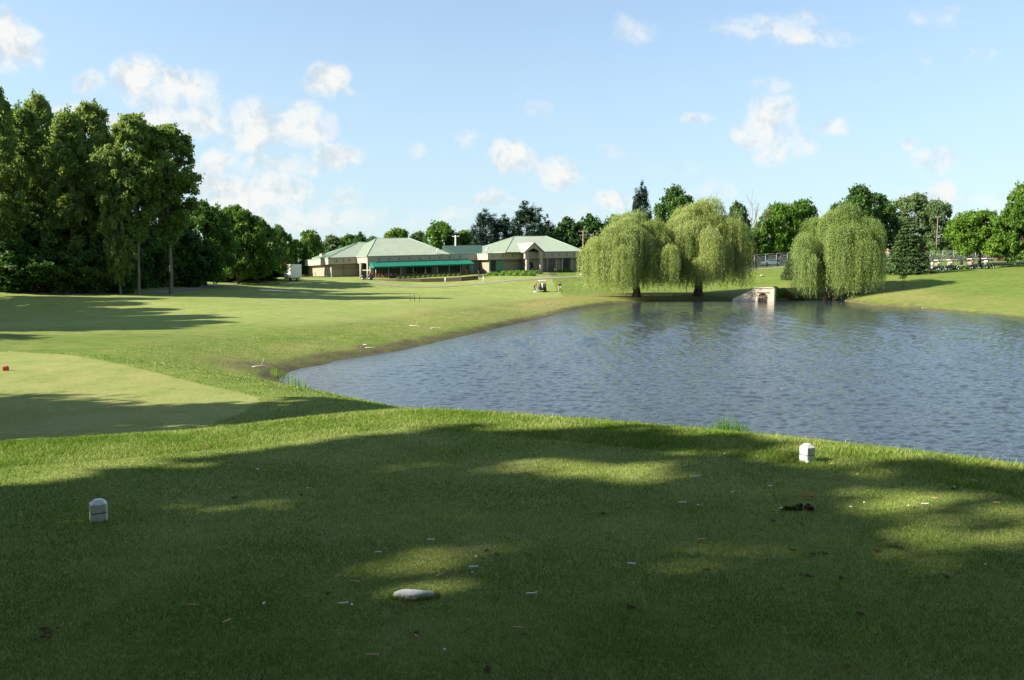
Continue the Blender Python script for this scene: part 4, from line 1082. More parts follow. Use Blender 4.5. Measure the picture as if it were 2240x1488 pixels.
# arched dark entrance
ar = MB(); uA, uB = su(1155, wv6 - .05), su(1166, wv6 - .05); pr = [(uA, zb - 4.2), (uB, zb - 4.2)]
for k in range(9):
    t = math.pi * k / 8; pr.append(((uA + uB) / 2 + (uB - uA) / 2 * math.cos(t), zb - 1.2 + (uB - uA) / 2 * .75 * math.sin(t)))
n = len(pr); ar.add([U3(u, wv6 - .06, z) for u, z in pr] + [U3(u, wv6 + .1, z) for u, z in pr], [tuple(range(n)), tuple(range(n, 2*n))[::-1]] + [(i, (i+1) % n, n+(i+1) % n, n+i) for i in range(n)])
ar.build('entrance_arch', GLASS, club, O)
x, y = W2(su(1147.5, v6 + 1), v6 + 1.0); MB().box((x, y, zb - 2), (1.2, .3, 4), TH).build('recess_shade', GLASS, club, O)  # dark slab in place of the shade in the gap beside the porch

# things around the clubhouse
def pvt(px, v): return W2(su(px, v), v)
# lawn terrace edge: dark brick retaining wall
rw = thing('retaining_wall', 'low dark retaining wall below the terrace lawn beside the cart path', 'wall', tuple(hit(950, 616)))
m = MB(); pts = [hit(px, py) for px, py in ((822, 613), (870, 615.5), (920, 617), (970, 616.5), (1010, 615), (1046, 612))]
hts = [.15, .45, .65, .75, .8, .85]
for i in range(5):
    a, b = pts[i], pts[i+1]; d = (b - a).normalized(); nrm = Vector((-d.y, d.x, 0)) * .15
    V = [a - nrm, b - nrm, b + nrm, a + nrm]; z0 = [-.4] * 4; h = [hts[i], hts[i+1], hts[i+1], hts[i]]
    m.add([(p.x, p.y, p.z - .4) for p in V] + [(p.x, p.y, p.z + h[k]) for k, p in enumerate(V)], [(0,3,2,1),(4,5,6,7),(0,1,5,4),(2,3,7,6)] + ([(3,0,4,7)] if i == 0 else []) + ([(1,2,6,5)] if i == 4 else []))
m.build('masonry', simple('dark_brick', (.10, .065, .05), .9, .3, 3), rw, tuple(rw.location))
def puff(name, label, x, y, r, h, mk='shrub', seed=0, n=700, leaf=.10, group=None, cat='shrub', z=None):
    rng = np.random.RandomState(seed); root = thing(name, label, cat, (x, y, (gz(x, y) if z is None else z) - .03), rng.uniform(0, 6), group)
    q = unit(rng.normal(size=(n, 3))) * rng.uniform(.55, 1.05, (n, 1)); q[:, 2] = np.abs(q[:, 2]); q *= np.array([r, r, h])
    V, Fq = leaf_quads(q, q + rng.normal(size=q.shape) * .4 * r, leaf * rng.uniform(.6, 1.3, n), .6, rng)
    m = MB().tube([(0, 0, 0), (0, 0, h * .6)], [.03, .01], 5); m.build('stem', BARKD, root)
    link('foliage', mesh_np('foliage', V, Fq, LM[mk], np.repeat(rng.rand(n), 4)), root); return root
G1 = 'round clipped shrubs along the awning terrace'
names = ['first','second','third','fourth','fifth','sixth','seventh','eighth','ninth','tenth','eleventh','twelfth','thirteenth']
p0 = None
for i, px in enumerate(np.linspace(872, 1004, 13)):
    x, y = pvt(px, v1 - 4.6)
    lb = f'small round clipped shrub under the green awning, {names[i]} from the left'
    if p0 is None: p0 = puff('clipped_shrub', lb, x, y, .52, .5, 'shrub', 5, 500, .09, G1)
    else:
        c = copy_tree(p0); c.location = (x, y, gz(x, y) - .03); c.rotation_euler = (0, 0, i); c['label'] = lb
G2 = 'round shrubs by the entrance windows'
for i, px in enumerate((1203, 1217, 1227, 1237, 1247)):
    x, y = pvt(px, v6 - 1.8); c = copy_tree(p0); s = (1.1, 1.3, 1.2, 1.25, 1.1)[i]
    c.location = (x, y, gz(x, y) - .03); c.scale = (s * 1.2, s * 1.2, s); tag(c, f'round shrub below the entrance windows, {names[i]} from the left', 'shrub', G2)
G3 = 'junipers spreading on the slope below the entrance'
k = 0
for row, (py, n, a, b) in enumerate(((594.5, 8, 1088, 1172), (598.5, 8, 1078, 1176), (603, 7, 1072, 1160))):
    for px in np.linspace(a, b, n):
        h = hit(px, py); lb = f'bright green spreading juniper, {names[int((px - a) / (b - a) * (n - 1) + .5)]} from the left in the {("upper", "middle", "lower")[row]} row'
        if k == 0: j0 = puff('juniper_bush', lb, h.x, h.y, 1.1, .75, 'juniper', 9, 900, .12, G3); j0.name = 'juniper_bush'
        else:
            c = copy_tree(j0); c.location = (h.x, h.y, h.z - .03); c.rotation_euler = (0, 0, k * 1.3); c['label'] = lb
        k += 1
# steps with hand rails
def stairs(label, pxa, pya, pxb, pyb, w, n=8):
    a, b = hit(pxa, pya), hit(pxb, pyb); root = thing('steps', label, 'steps', tuple(a)); d = (b - a)
    dd = Vector((d.x, d.y, 0)); L = dd.length; dd.normalize(); nn = Vector((-dd.y, dd.x, 0)); rz = math.atan2(nn.y, nn.x)
    m = MB()
    for i in range(n):
        p = a + dd * L * (i + .5) / n; z = a.z + d.z * (i + 1) / n
        m.box((p.x, p.y, z - .4), (w, L / n * 1.0, .8), rz)
    m.build('tread', CONCD, root, tuple(a))
    for s in (-1, 1):
        r = MB(); q = a + nn * s * w * .5; e = q + d
        up = Vector((0, 0, .95)); r.tube([q, q + up, e + up, e], .025, 6)
        r.tube([q + d * .5, q + d * .5 + up], .02, 6); r.build('handrail', BANDM, root, tuple(a))
    return root
stairs('dark steps with slanting steel rails left of the junipers', 1062, 607, 1056, 598, 2.6)
stairs('wide dark steps with a rail below the pointed entrance', 1192, 601, 1184, 594, 5.0)
# patio furniture under the awning
def chair(x, y, rz, label, group):
    root = thing('patio_chair', label, 'chair', (x, y, gz(x, y)), rz, group); W_ = simple('russet_resin', (.26, .10, .06), .6, .2, 6) if 'rus' not in MATC else MATC['rus']; MATC['rus'] = W_
    MB().box((0, 0, .42), (.5, .5, .05)).build('seat', W_, root); MB().box((0, .25, .72), (.5, .05, .55)).build('backrest', W_, root)
    for sx in (-1, 1):
        for sy in (-1, 1): MB().box((sx * .21, sy * .21, .21), (.05, .05, .42)).build('leg', W_, root)
    return root
MATC = {}
c0 = None; G4 = 'chairs on the terrace under the awning'
spots = [830, 838, 846, 855, 864, 1014, 1021, 897, 912, 930]
desc = ['first chair', 'second chair', 'third chair', 'fourth chair', 'fifth chair', 'ninth chair', 'tenth chair', 'sixth chair', 'seventh chair', 'eighth chair']
for i, px in enumerate(spots):
    x, y = pvt(px, v1 - 1.8); lb = f'russet terrace chair under the awning, {desc[i]} from the left'
    if c0 is None: c0 = chair(x, y, .5, lb, G4)
    else:
        c = copy_tree(c0); c.location = (x, y, gz(x, y)); c.rotation_euler = (0, 0, i * 1.1); c['label'] = lb
# trailer
h = ground_pt(640, 152); tr = thing('site_trailer', 'white box trailer with a small dark window at the left end of the clubhouse', 'trailer', (h.x, h.y, h.z), R_(-25)); tr.scale = (.9, .9, .9)
kx_ = 160 / FPX
MB().box((0, 0, 2.05), (1.9, 3.6, 2.9)).build('body', CREAM, tr, bevel=.04)
MB().box((-.3, -1.82, 2.9), (.75, .06, .6)).build('window', GLASS, tr)
MB().box((.97, 0, 2.05), (.03, 2.6, 2.4)).build('side_panel', CREAM, tr)
MB().box((0, 0, .5), (1.5, 3.2, .2)).build('chassis', BLACK, tr)
for s in (-1, 1):
    w_ = MB().tube([(s * .85, .3, .36), (s * .99, .3, .36)], .36, 14).build('wheel', RUB, tr)
    MB().tube([(s * .98, .3, .36), (s * 1.0, .3, .36)], .18, 10).build('rim', STEEL, w_)
MB().tube([(0, -1.8, .5), (0, -2.8, .45)], .06, 6).build('hitch', BLACK, tr)
# service wing door
# utility poles
def pole(name, label, px, base_py, top_py, D, arms, mat, r=.14):
    g = ground_pt(px, D); root = thing(name, label, 'utility pole', tuple(g)); H = at(px, top_py, D).z - g.z
    MB().tube([(0, 0, 0), (0, 0, H)], [r * 1.3, r * .8], 8).build('post', mat, root)
    for (dz, w_) in arms:
        ar_ = MB().box((0, 0, H - dz), (w_, .12, .14)).build('crossarm', mat, root)
        for s in (-.46, -.2, .2, .46): MB().tube([(s * w_, 0, H - dz + .07), (s * w_, 0, H - dz + .28)], .06, 6).build('insulator', STEEL, ar_)
    root['H'] = H; return root
p1_ = pole('utility_pole', 'pale utility pole with one crossarm behind the clubhouse link roof', 997, 548, 515, 215, [(.3, 1.9)], CREAM, .2)
p2_ = pole('utility_pole', 'wooden utility pole with two crossarms left of the left willow', 1275, 560, 504, 208, [(.35, 2.4), (1.4, 2.0)], WOODP, .15)
p3_ = pole('utility_pole', 'thin wooden utility pole in front of the airy trees', 2046, 520, 474, 192, [(.2, 1.3)], WOODP, .09)
def wire(a, b, sag, label):
    pts = [a.lerp(b, t) - Vector((0, 0, sag * 4 * t * (1 - t))) for t in np.linspace(0, 1, 14)]
    o = MB().tube([tuple(p) for p in pts], .018, 4).build('overhead_wire', BLACK); tag(o, label, 'wire', 'overhead wires')
t1 = Vector(p1_.location) + Vector((0, 0, p1_['H'] - .1)); t2 = Vector(p2_.location) + Vector((0, 0, p2_['H'] - .1)); t3 = Vector(p3_.location) + Vector((0, 0, p3_['H'] - .1))
wire(t1, t2, 1.2, 'thin overhead wire between the pale pole and the wooden pole')
wire(t2, t2 + Vector((40, 25, .8)), .8, 'thin overhead wire running right from the wooden pole into the willow')
wire(t3, t3 + Vector((-34, 8, -.2)), .7, 'thin overhead wire running left from the thin wooden pole')
wire(t1, t1 + Vector((-60, 30, -1.)), 1., 'thin overhead wire running left from the pale pole')
# house beyond the fence
hs = at(2045, 545, 225); hg = gz(hs.x, 225)
ho = thing('brick_house', 'low house with an orange brown roof beyond the fence, behind the spruce', 'house', (hs.x, 225, hg), .1)
MB().box((0, 0, 1.5), (9.5, 7, 3.6)).build('wall', BRICK, ho)
zt_ = at(2045, 527, 225).z - hg
rf = MB().add([(-5.2, -4, 3.2), (5.2, -4, 3.2), (5.2, 4, 3.2), (-5.2, 4, 3.2), (-3.6, 0, zt_), (3.6, 0, zt_)], [(0,1,5,4),(1,2,5),(2,3,4,5),(3,0,4),(3,2,1,0)]).build('roof', ORBR, ho)
MB().box((2, .6, zt_), (.7, .7, 1.)).build('chimney', BRICK, rf)
for sx in (-2.6, 0, 2.6):
    w_ = MB().box((sx, -3.53, 1.9), (1.2, .08, 1.1)).build('window', WHITE, ho); MB().box((sx, -3.58, 1.9), (1.05, .04, .95)).build('pane', GLASS, w_)

# chain link fences
def fence(label, pts, hgt, nper=5):
    """pts: world xy polyline; posts at every vertex division"""
    root = thing('chain_link_fence', label, 'fence', (pts[0][0], pts[0][1], gz(*pts[0]))); O_ = tuple(root.location); P_ = []
    for i in range(len(pts) - 1):
        for k in range(nper): t = k / nper; P_.append((pts[i][0] * (1-t) + pts[i+1][0] * t, pts[i][1] * (1-t) + pts[i+1][1] * t))
    P_.append(pts[-1]); P_ = [Vector((x, y, gz(x, y))) for x, y in P_]
    for p in P_: MB().tube([(p.x, p.y, p.z - .1), (p.x, p.y, p.z + hgt + .05)], .035, 6).build('post', STEEL, root, O_)
    rl = MB()
    for a, b in zip(P_, P_[1:]): rl.tube([a + Vector((0, 0, hgt)), b + Vector((0, 0, hgt))], .03, 5)
    rl.build('top_rail', STEEL, root, O_)
    ms = MB()
    for a, b in zip(P_, P_[1:]):
        L = (b - a).length; n = int(L / .28); n2 = int(hgt / .28)
        for s in range(-n2, n):
            for dr_ in (1, -1):
                s0, s1 = max(s, 0), min(s + n2, n)
                if s1 <= s0: continue
                f0, f1 = s0 / n, s1 / n; z0, z1 = (s0 - s) / n2 * hgt, (s1 - s) / n2 * hgt
                if dr_ < 0: z0, z1 = hgt - z0, hgt - z1
                ms.tube([a.lerp(b, f0) + Vector((0, 0, z0)), a.lerp(b, f1) + Vector((0, 0, z1))], .007, 3, cap=False)
    ms.build('mesh_wire', WIRE, root, O_); return root
def gp(px, D): p = ground_pt(px, D); return (p.x, p.y)
fence('grey chain link fence between the middle and the lone willow', [gp(1560, 176), gp(1650, 176), gp(1745, 178), gp(1840, 180)], at(0, 556, 176).z - gz(*gp(1680, 176)), 4)
fence('grey chain link fence beyond the golf carts on the right', [gp(1930, 172), gp(2060, 172), gp(2180, 172), gp(2330, 166)], 2.5, 5)
# hedge patches behind the fence
for i, (px, D, r, h, mk, lb) in enumerate(((2020, 176, 1.1, 3.0, 'autumn', 'narrow brownish shrub behind the fence beside the spruce'), (2042, 178, 2.0, 3.4, 'bright', 'light green shrub behind the fence in front of the orange roof'),
    (2068, 177, 1.3, 3.2, 'shrub', 'upright shrub behind the fence under the thin pole'), (2090, 180, 2.2, 3.4, 'mid', 'dark shrub behind the fence left of the maple'), (2190, 178, 1.6, 2.6, 'autumn', 'copper coloured shrub behind the fence on the right'),
    (1668, 186, 2.6, 3.0, 'dark', 'dark shrub behind the fence below the bare tree'), (1735, 184, 2.6, 2.6, 'mid', 'green shrub behind the fence beside the lone willow'), (2225, 176, 2., 2.4, 'grey', 'greyish shrub behind the fence near the right edge'),
    (612, 165, 1.6, 2.2, 'bright', 'bright shrub left of the white trailer'))):
    p = ground_pt(px, D); puff('garden_shrub', lb, p.x, p.y, r, h, mk, 40 + i, 1500, .22, 'shrubs by the fences')
# road strips and paths
draped('cart_path', [gp(1300, 163), gp(1245, 160.5), gp(1190, 157), gp(1130, 153.5), gp(1070, 150), gp(1000, 146), gp(930, 144), gp(860, 146), gp(800, 151)], 2.1, PATHM, .05)
draped('cart_path', [gp(-60, 93), gp(40, 92.5), gp(150, 92.5), gp(250, 95), gp(330, 100), gp(400, 108), gp(470, 124), gp(520, 136)], 2.3, PATHM, .04)
draped('cart_path', [gp(1560, 171), gp(1660, 170), gp(1760, 170), gp(1850, 158), gp(1905, 149), gp(1960, 152), gp(2060, 156.5), gp(2150, 158), gp(2230, 160), gp(2330, 158)], [3, 3.4, 3.2, 3, 2.6, 2.6, 3.2, 4.5, 6], PATHM, .05)
draped('sand_bunker', [gp(572, 121), gp(600, 120), gp(640, 121)], [1.2, 5, 3.2, 1.2], SANDM, .05)
draped('gravel_patch', [gp(262, 97.2), gp(300, 98.4), gp(350, 101), gp(395, 105.5)], [1.0, 2.6, 2.2, .8], PATHM, .05)

# starter booth
bp = ground_pt(1940, 150); bo = thing('starter_booth', 'small octagonal peach booth with a grey pointed roof left of the spruce', 'booth', tuple(bp), .2)
def ring(r, z, n=8): return [(r * math.cos(math.pi / 8 + 2 * math.pi * i / n), r * math.sin(math.pi / 8 + 2 * math.pi * i / n), z) for i in range(n)]
PEACH = simple('peach_siding', (.62, .42, .30), .7, .08, 3)
MB().prism([(p[0], p[1]) for p in ring(1.35, 0)], -.3, 2.6).build('wall', PEACH, bo)
V = ring(1.85, 2.55) + ring(.35, 3.55); rf = MB().add(V, [(i, (i+1) % 8, 8 + (i+1) % 8, 8 + i) for i in range(8)] + [tuple(range(8))[::-1], tuple(range(8, 16))]).build('roof', simple('grey_shingle', (.25, .21, .19), .9, .2, 3), bo)
V = ring(.32, 3.55) + ring(.32, 3.8) + ring(.45, 3.8) + ring(.05, 4.15); MB().add(V, [(i, (i+1) % 8, 8+(i+1) % 8, 8+i) for i in range(8)] + [(16+i, 16+(i+1) % 8, 24+(i+1) % 8, 24+i) for i in range(8)] + [tuple(range(16, 24))[::-1]]).build('cupola', ORBR, rf)
for k in range(8):
    t = 2 * math.pi * k / 8 + math.pi / 4; r = 1.35 * math.cos(math.pi / 8) + .02
    w_ = MB().box((r * math.cos(t), r * math.sin(t), 1.65), (.06, .72, 1.15), t).build('window', WHITE, bo)
    MB().box(((r + .04) * math.cos(t), (r + .04) * math.sin(t), 1.65), (.03, .58, 1.0), t).build('pane', GLASS, w_)
for i, (dx, dy) in enumerate(((-.9, -1.9), (.2, -2.0), (1.2, -1.7))):
    puff('hedge_bush', f'clipped green hedge bush at the foot of the booth, {names[i]} from the left', bp.x + dx, bp.y + dy, .62, .62, 'shrub', 70 + i, 500, .1, 'hedge at the booth')

# culvert headwall
cw = onz(1690, 659.8, 0); hw = thing('culvert_headwall', 'concrete culvert headwall with sloping wing wall and barred dark opening at the pond', 'culvert', (cw.x, cw.y, 0), R_(-22))
s_ = cw.y / FPX
Wd = (1690 - 1654) * s_; wl = (1654 - 1606) * s_; Hh = (655 - 626) * s_
m = MB(); yb = .0; op = (-Wd + .35, -.75); oh = Hh * .62     # front plane at y=0, x negative to the left
n = 8; arch = [(op[0], .0)] + [((op[0] + op[1]) / 2 - (op[1] - op[0]) / 2 * math.cos(math.pi * k / n), oh * .45 + oh * .55 * math.sin(math.pi * k / n)) for k in range(n + 1)] + [(op[1], .0)]
outl = [(-Wd, -.6), (-Wd, Hh), (0, Hh), (0, -.6)]
poly = [(-Wd, -.6), (-Wd, Hh), (0, Hh), (0, -.6), (op[1], -.6)] + arch[::-1] + [(op[0], -.6)]
T = geometry.tessellate_polygon([[Vector((x, z, 0)) for x, z in poly]]); nn = len(poly)
m.add([(x, 0, z) for x, z in poly] + [(x, .45, z) for x, z in poly], [tuple(t) for t in T] + [tuple(nn + i for i in t) for t in T] + [(i, (i+1) % nn, nn + (i+1) % nn, nn + i) for i in range(nn)])
m.build('headwall', CONC, hw)
wl_ = MB(); A = [(-Wd - wl, -.35, -.6), (-Wd - wl, -.35, .35), (-Wd - .01, .04, Hh - .02), (-Wd - .01, .04, -.6)]
wl_.add(A + [(x, y + .4, z) for x, y, z in A], [(0,3,2,1),(4,5,6,7),(0,1,5,4),(1,2,6,5),(2,3,7,6),(3,0,4,7)]).build('wing_wall', CONC, hw)
MB().box((.02, 2.25, Hh * .5 - .31), (.4, 4.6, Hh + .55)).build('wing_wall', CONC, hw)
MB().box((-Wd / 2, .22, Hh + .06), (Wd + .2, .65, .14)).build('cap', CONC, hw)
MB().box(((op[0] + op[1]) / 2, 1.1, oh / 2 - .2), (op[1] - op[0] + .3, 1.2, oh + .6)).build('pipe_mouth', BLACK, hw)
gr = MB()
for k in range(6): x = op[0] + (op[1] - op[0]) * (k + .5) / 6; gr.tube([(x, -.03, -.2), (x, -.03, oh * .8)], .035, 5)
gr.tube([(op[0], -.05, oh * .5), (op[1], -.05, oh * .5)], .07, 5); gr.build('grate', BANDM, hw)
MB().box(((op[0] + op[1]) / 2, -.06, oh + .12), (op[1] - op[0] + .5, .1, .1)).build('ledge', BANDM, hw)
# plants on the bank right of the culvert and in front
for i, (px, py, r, h, mk, lb) in enumerate(((1700, 650, .9, 1.5, 'bright', 'leafy bush pressed against the right side of the culvert'), (1712, 645, 1.0, 1.2, 'shrub', 'second leafy bush right of the culvert'), (1724, 650, 1.0, .9, 'autumn', 'brownish bank bush right of the culvert'),
    (1737, 652, .9, .9, 'shrub', 'low green bank bush under the lone willow'), (1750, 655, .8, .6, 'autumn', 'low straw coloured bush under the lone willow strands'), (1696, 640, .8, 1.1, 'shrub', 'small bush on top of the culvert bank'))):
    p = hit(px, py); puff('bank_bush', lb, p.x, p.y, r, h, mk, 90 + i, 900, .11, 'bushes on the bank by the culvert')
p = hit(1977, 632); sp_ = B('sapling', 71, 2.6, .75, .3, 'round', 14, 420, .10, .30, 'grey', BARKP, 'thin pale sapling on the grass bank in the willow shadow', 'sapling', .02, .8, 0, nlimb=5); sp_.location = p; 
for k in ('H', 'W'): del sp_[k]
# ---------------------------------------------------------------- people
SKIN = simple('skin', (.52, .30, .20), .6, .08, 10); HAIR = simple('hair_dark', (.06, .04, .03), .8, .3, 30)
CLO = {k: simple('cloth_' + k, c, .85, .12, 14, spec=.1) for k, c in dict(red=(.62, .04, .04), white=(.60, .60, .60), black=(.035, .035, .045), khaki=(.55, .49, .36), navy=(.03, .04, .10), magenta=(.42, .05, .16), blue=(.12, .25, .55), pink=(.70, .48, .42), grey=(.12, .12, .14), seat=(.22, .19, .14)).items()}
def skin_mesh(name, verts, edges, rad, mat, parent, root=0, sub=1):
    me = bpy.data.meshes.new(name); me.from_pydata(verts, edges, []); me.materials.append(mat)
    o = link(name, me, parent); sk = o.modifiers.new('skin', 'SKIN'); sk.use_smooth_shade = True
    for i, r in enumerate(rad):
        d = me.skin_vertices[0].data[i]; d.radius = (r, r) if isinstance(r, float) else r; d.use_root = (i == root)
    s = o.modifiers.new('sub', 'SUBSURF'); s.levels = sub; s.render_levels = sub; return o
def person(label, loc, rz, pose, shirt, legs, shorts=True, hat=None, group=None):
    """faces local -Y"""
    root = thing('person', label, 'person', loc, rz, group)
    J = {}
    if pose == 'sit':
        J.update(pel=(0, .05, .50), spi=(0, .07, .70), che=(0, .06, .92), nec=(0, .04, 1.07), hea=(0, .02, 1.19), top=(0, .03, 1.29))
        for s, n in ((-1, 'l'), (1, 'r')):
            J.update({n+'hip': (.09*s, .02, .48), n+'kne': (.12*s, -.42, .50), n+'ank': (.12*s, -.52, .09), n+'toe': (.12*s, -.70, .04),
                      n+'sho': (.18*s, .06, 1.0), n+'elb': (.24*s, -.02, .74), n+'wri': (.17*s, -.28, .72), n+'han': (.15*s, -.36, .72)})
    elif pose == 'putt':
        J.update(pel=(0, .10, .92), spi=(0, -.02, 1.08), che=(0, -.16, 1.24), nec=(0, -.28, 1.36), hea=(0, -.37, 1.42), top=(0, -.44, 1.48))
        for s, n in ((-1, 'l'), (1, 'r')):
            J.update({n+'hip': (.10*s, .09, .88), n+'kne': (.15*s, -.04, .48), n+'ank': (.15*s, .02, .08), n+'toe': (.17*s, -.15, .04),
                      n+'sho': (.18*s, -.20, 1.30), n+'elb': (.17*s, -.30, 1.03), n+'wri': (.05*s, -.38, .80), n+'han': (.02*s, -.40, .73)})
    else:
        J.update(pel=(0, 0, .95), spi=(0, 0, 1.13), che=(0, 0, 1.34), nec=(0, .01, 1.49), hea=(0, -.01, 1.61), top=(0, 0, 1.72))
        for s, n in ((-1, 'l'), (1, 'r')):
            J.update({n+'hip': (.09*s, 0, .90), n+'kne': (.11*s, -.02, .50), n+'ank': (.12*s, .02, .08), n+'toe': (.15*s, -.14, .04),
                      n+'sho': (.18*s, 0, 1.41), n+'elb': (.25*s, .03, 1.13), n+'wri': (.24*s, -.08, .89), n+'han': (.235*s, -.11, .81)})
    rad = dict(pel=.13, spi=.115, che=.135, nec=.055, hea=.088, top=.07, hip=.085, kne=.058, ank=.040, toe=.035, sho=.062, elb=.040, wri=.027, han=.03)
    names_ = list(J); idx = {n: i for i, n in enumerate(names_)}; V = [J[n] for n in names_]; rr = [float(rad[n[1:] if n[0] in 'lr' and n[1:] in rad else n]) for n in names_]
    E = [('pel','spi'),('spi','che'),('che','nec'),('nec','hea'),('hea','top')]
    for n in 'lr': E += [('pel', n+'hip'), (n+'hip', n+'kne'), (n+'kne', n+'ank'), (n+'ank', n+'toe'), ('che', n+'sho'), (n+'sho', n+'elb'), (n+'elb', n+'wri'), (n+'wri', n+'han')]
    E = [(idx[a], idx[b]) for a, b in E]
    # nose
    h = Vector(J['hea']); V.append(tuple(h + Vector((0, -.105, -.005)))); rr.append(.016); E.append((idx['hea'], len(V) - 1))
    for s, n in ((-1, 'l'), (1, 'r')):   # five fingers of unequal length, curled
        w, hd = Vector(J[n+'wri']), Vector(J[n+'han']); d = (hd - w).normalized(); side = Vector((0, 1, 0)) if abs(d.z) > .6 else Vector((1, 0, 0))
        for k, L in enumerate((.075, .085, .08, .062)):
            a = hd + side * (k - 1.5) * .019 + d * .02; b = a + d * L * .55; c = b + d * L * .35 + Vector((-s * .02, 0, 0))
            i = len(V); V += [tuple(a), tuple(b), tuple(c)]; rr += [.010, .009, .008]; E += [(idx[n+'han'], i), (i, i+1), (i+1, i+2)]
        a = w * .4 + hd * .6 + side * -.035; b = a + d * .04 - side * .012; i = len(V); V += [tuple(a), tuple(b)]; rr += [.011, .009]; E += [(idx[n+'han'], i), (i, i+1)]
    skin_mesh('body', V, E, rr, SKIN, root)
    def sub_(keys, edges, radii, mat, name):
        skin_mesh(name, [J[k] for k in keys], [(keys.index(a), keys.index(b)) for a, b in edges], radii, mat, root)
    el = {n: tuple(Vector(J[n+'sho']).lerp(Vector(J[n+'elb']), .75)) for n in 'lr'}
    J['lslv'], J['rslv'] = el['l'], el['r']
    sub_(['pel','spi','che','nec','lsho','rsho','lslv','rslv'], [('pel','spi'),('spi','che'),('che','nec'),('che','lsho'),('che','rsho'),('lsho','lslv'),('rsho','rslv')], [.150, .140, .158, .068, .080, .080, .066, .066], CLO[shirt], 'shirt')
    e = .75 if shorts else 1.
    for n in 'lr': J[n+'hem'] = tuple(Vector(J[n+'kne'])) if shorts else J[n+'ank']
    ks = ['pel','lhip','rhip','lkne','rkne'] + ([] if shorts else ['lhem','rhem'])
    ed = [('pel','lhip'),('pel','rhip'),('lhip','lkne'),('rhip','rkne')] + ([] if shorts else [('lkne','lhem'),('rkne','rhem')])
    sub_(ks, ed, [.150, .105, .105, .078, .078] + ([] if shorts else [.056, .056]), CLO[legs], 'shorts' if shorts else 'trousers')
    for n in 'lr': MB().ball(tuple((Vector(J[n+'ank']) + Vector(J[n+'toe'])) / 2 - Vector((0, 0, .01))), (.05, .14, .055)).build('shoe', CLO['white'], root)
    t = Vector(J['top'])
    m = MB().ball(tuple(t * .6 + h * .4 + Vector((0, .012, .02))), (.100, .110, .095), 0)
    if hat: m.box(tuple(h + Vector((0, -.13, .045))), (.15, .12, .015))
    m.build('cap' if hat else 'hair', CLO[hat] if hat else HAIR, root)
    for s in (-1, 1):   # ears and eyes
        MB().ball(tuple(h + Vector((s * .093, .0, -.005))), (.012, .022, .03)).build('ear', SKIN, root)
        MB().ball(tuple(h + Vector((s * .032, -.086, .015))), (.012, .008, .008)).build('eye', HAIR, root)
    return root
def golf_cart(label, loc, rz, body=DKGREEN, group=None):
    """faces local +X"""
    root = thing('golf_cart', label, 'golf cart', loc, rz, group)
    prof = [(-1.15, .30), (-1.15, .72), (-.95, .80), (-.40, .78), (-.32, .42), (.45, .36), (.62, .82), (.80, .88), (1.10, .70), (1.22, .52), (1.2, .30)]
    n = len(prof); m = MB(); T = geometry.tessellate_polygon([[Vector((x, z, 0)) for x, z in prof]])
    m.add([(x, -.56, z) for x, z in prof] + [(x, .56, z) for x, z in prof], [tuple(t) for t in T] + [tuple(n + i for i in t) for t in T] + [(i, (i+1) % n, n + (i+1) % n, n + i) for i in range(n)])
    m.build('body', body, root, bevel=.03)
    MB().box((-.45, 0, .86), (.55, 1.0, .14)).build('seat', CLO['seat'], root, bevel=.03)
    MB().box((-.74, 0, 1.16), (.12, 1.0, .42)).build('backrest', CLO['seat'], root, bevel=.03)
    MB().box((-.08, 0, 1.90), (1.75, 1.18, .10)).build('canopy', CREAM, root, bevel=.03)
    for sy in (-.52, .52):
        MB().tube([(.70, sy, .80), (.55, sy, 1.88)], .022, 6).build('canopy_post', BLACK, root)
        MB().tube([(-.90, sy, .75), (-.86, sy, 1.88)], .022, 6).build('canopy_post', BLACK, root)
    MB().box((-1.15, 0, .55), (.35, .9, .06)).build('bag_rack', BLACK, root)
    MB().tube([(.55, .25, .75), (.25, .25, 1.08)], .02, 6).build('steering_column', BLACK, root)
    st = MB(); pts = [(.25 + .10 * math.sin(t), .25 + .17 * math.cos(t), 1.08 + .12 * math.sin(t)) for t in np.linspace(0, 2 * math.pi, 13)]; st.tube(pts, .014, 5).build('steering_wheel', BLACK, root)
    for sx in (-.72, .82):
        for sy in (-.52, .52):
            w_ = MB().tube([(sx, sy - .09, .23), (sx, sy + .09, .23)], .23, 14).build('wheel', RUB, root)
            MB().tube([(sx, sy - .10, .23), (sx, sy + .10, .23)], .12, 10).build('rim', WHITE, w_)
    for sy in (-.36, .36): MB().ball((1.17, sy, .60), (.05, .09, .06)).build('headlight', WHITE, root)
    return root
def golf_bag(label, loc, rz, mat, group=None):
    root = thing('golf_bag', label, 'golf bag', loc, rz, group)
    MB().tube([(0, 0, 0), (.02, 0, .4), (.06, 0, .86)], [.13, .14, .15], 10).build('bag', mat, root)
    MB().box((-.13, 0, .35), (.10, .18, .34)).build('pocket', mat, root)
    for k in range(7):
        a = k * .9; x, y = .06 + .08 * math.cos(a), .08 * math.sin(a); c = MB().tube([(x, y, .8), (x + .03, y, 1.08 + .05 * (k % 3))], .008, 5).build('club', STEEL, root)
        MB().ball((x + .03, y, 1.10 + .05 * (k % 3)), (.035, .05, .035)).build('club_head', BLACK if k % 2 else CLO['white'], c)
    return root
G5 = 'people playing on the fairway'
h = hit(1169.5, 637); person('person in a red shirt and dark trousers bending over a putter', tuple(h), R_(115), 'putt', 'red', 'grey', False, 'red', G5)
pt = thing('putter', 'steel putter held by the bending person in red', 'golf club', (0, 0, 0)); d = Vector((.40, -.16, 0))
hx = Vector((math.sin(R_(115)) * .40, -math.cos(R_(115)) * .40, 0))
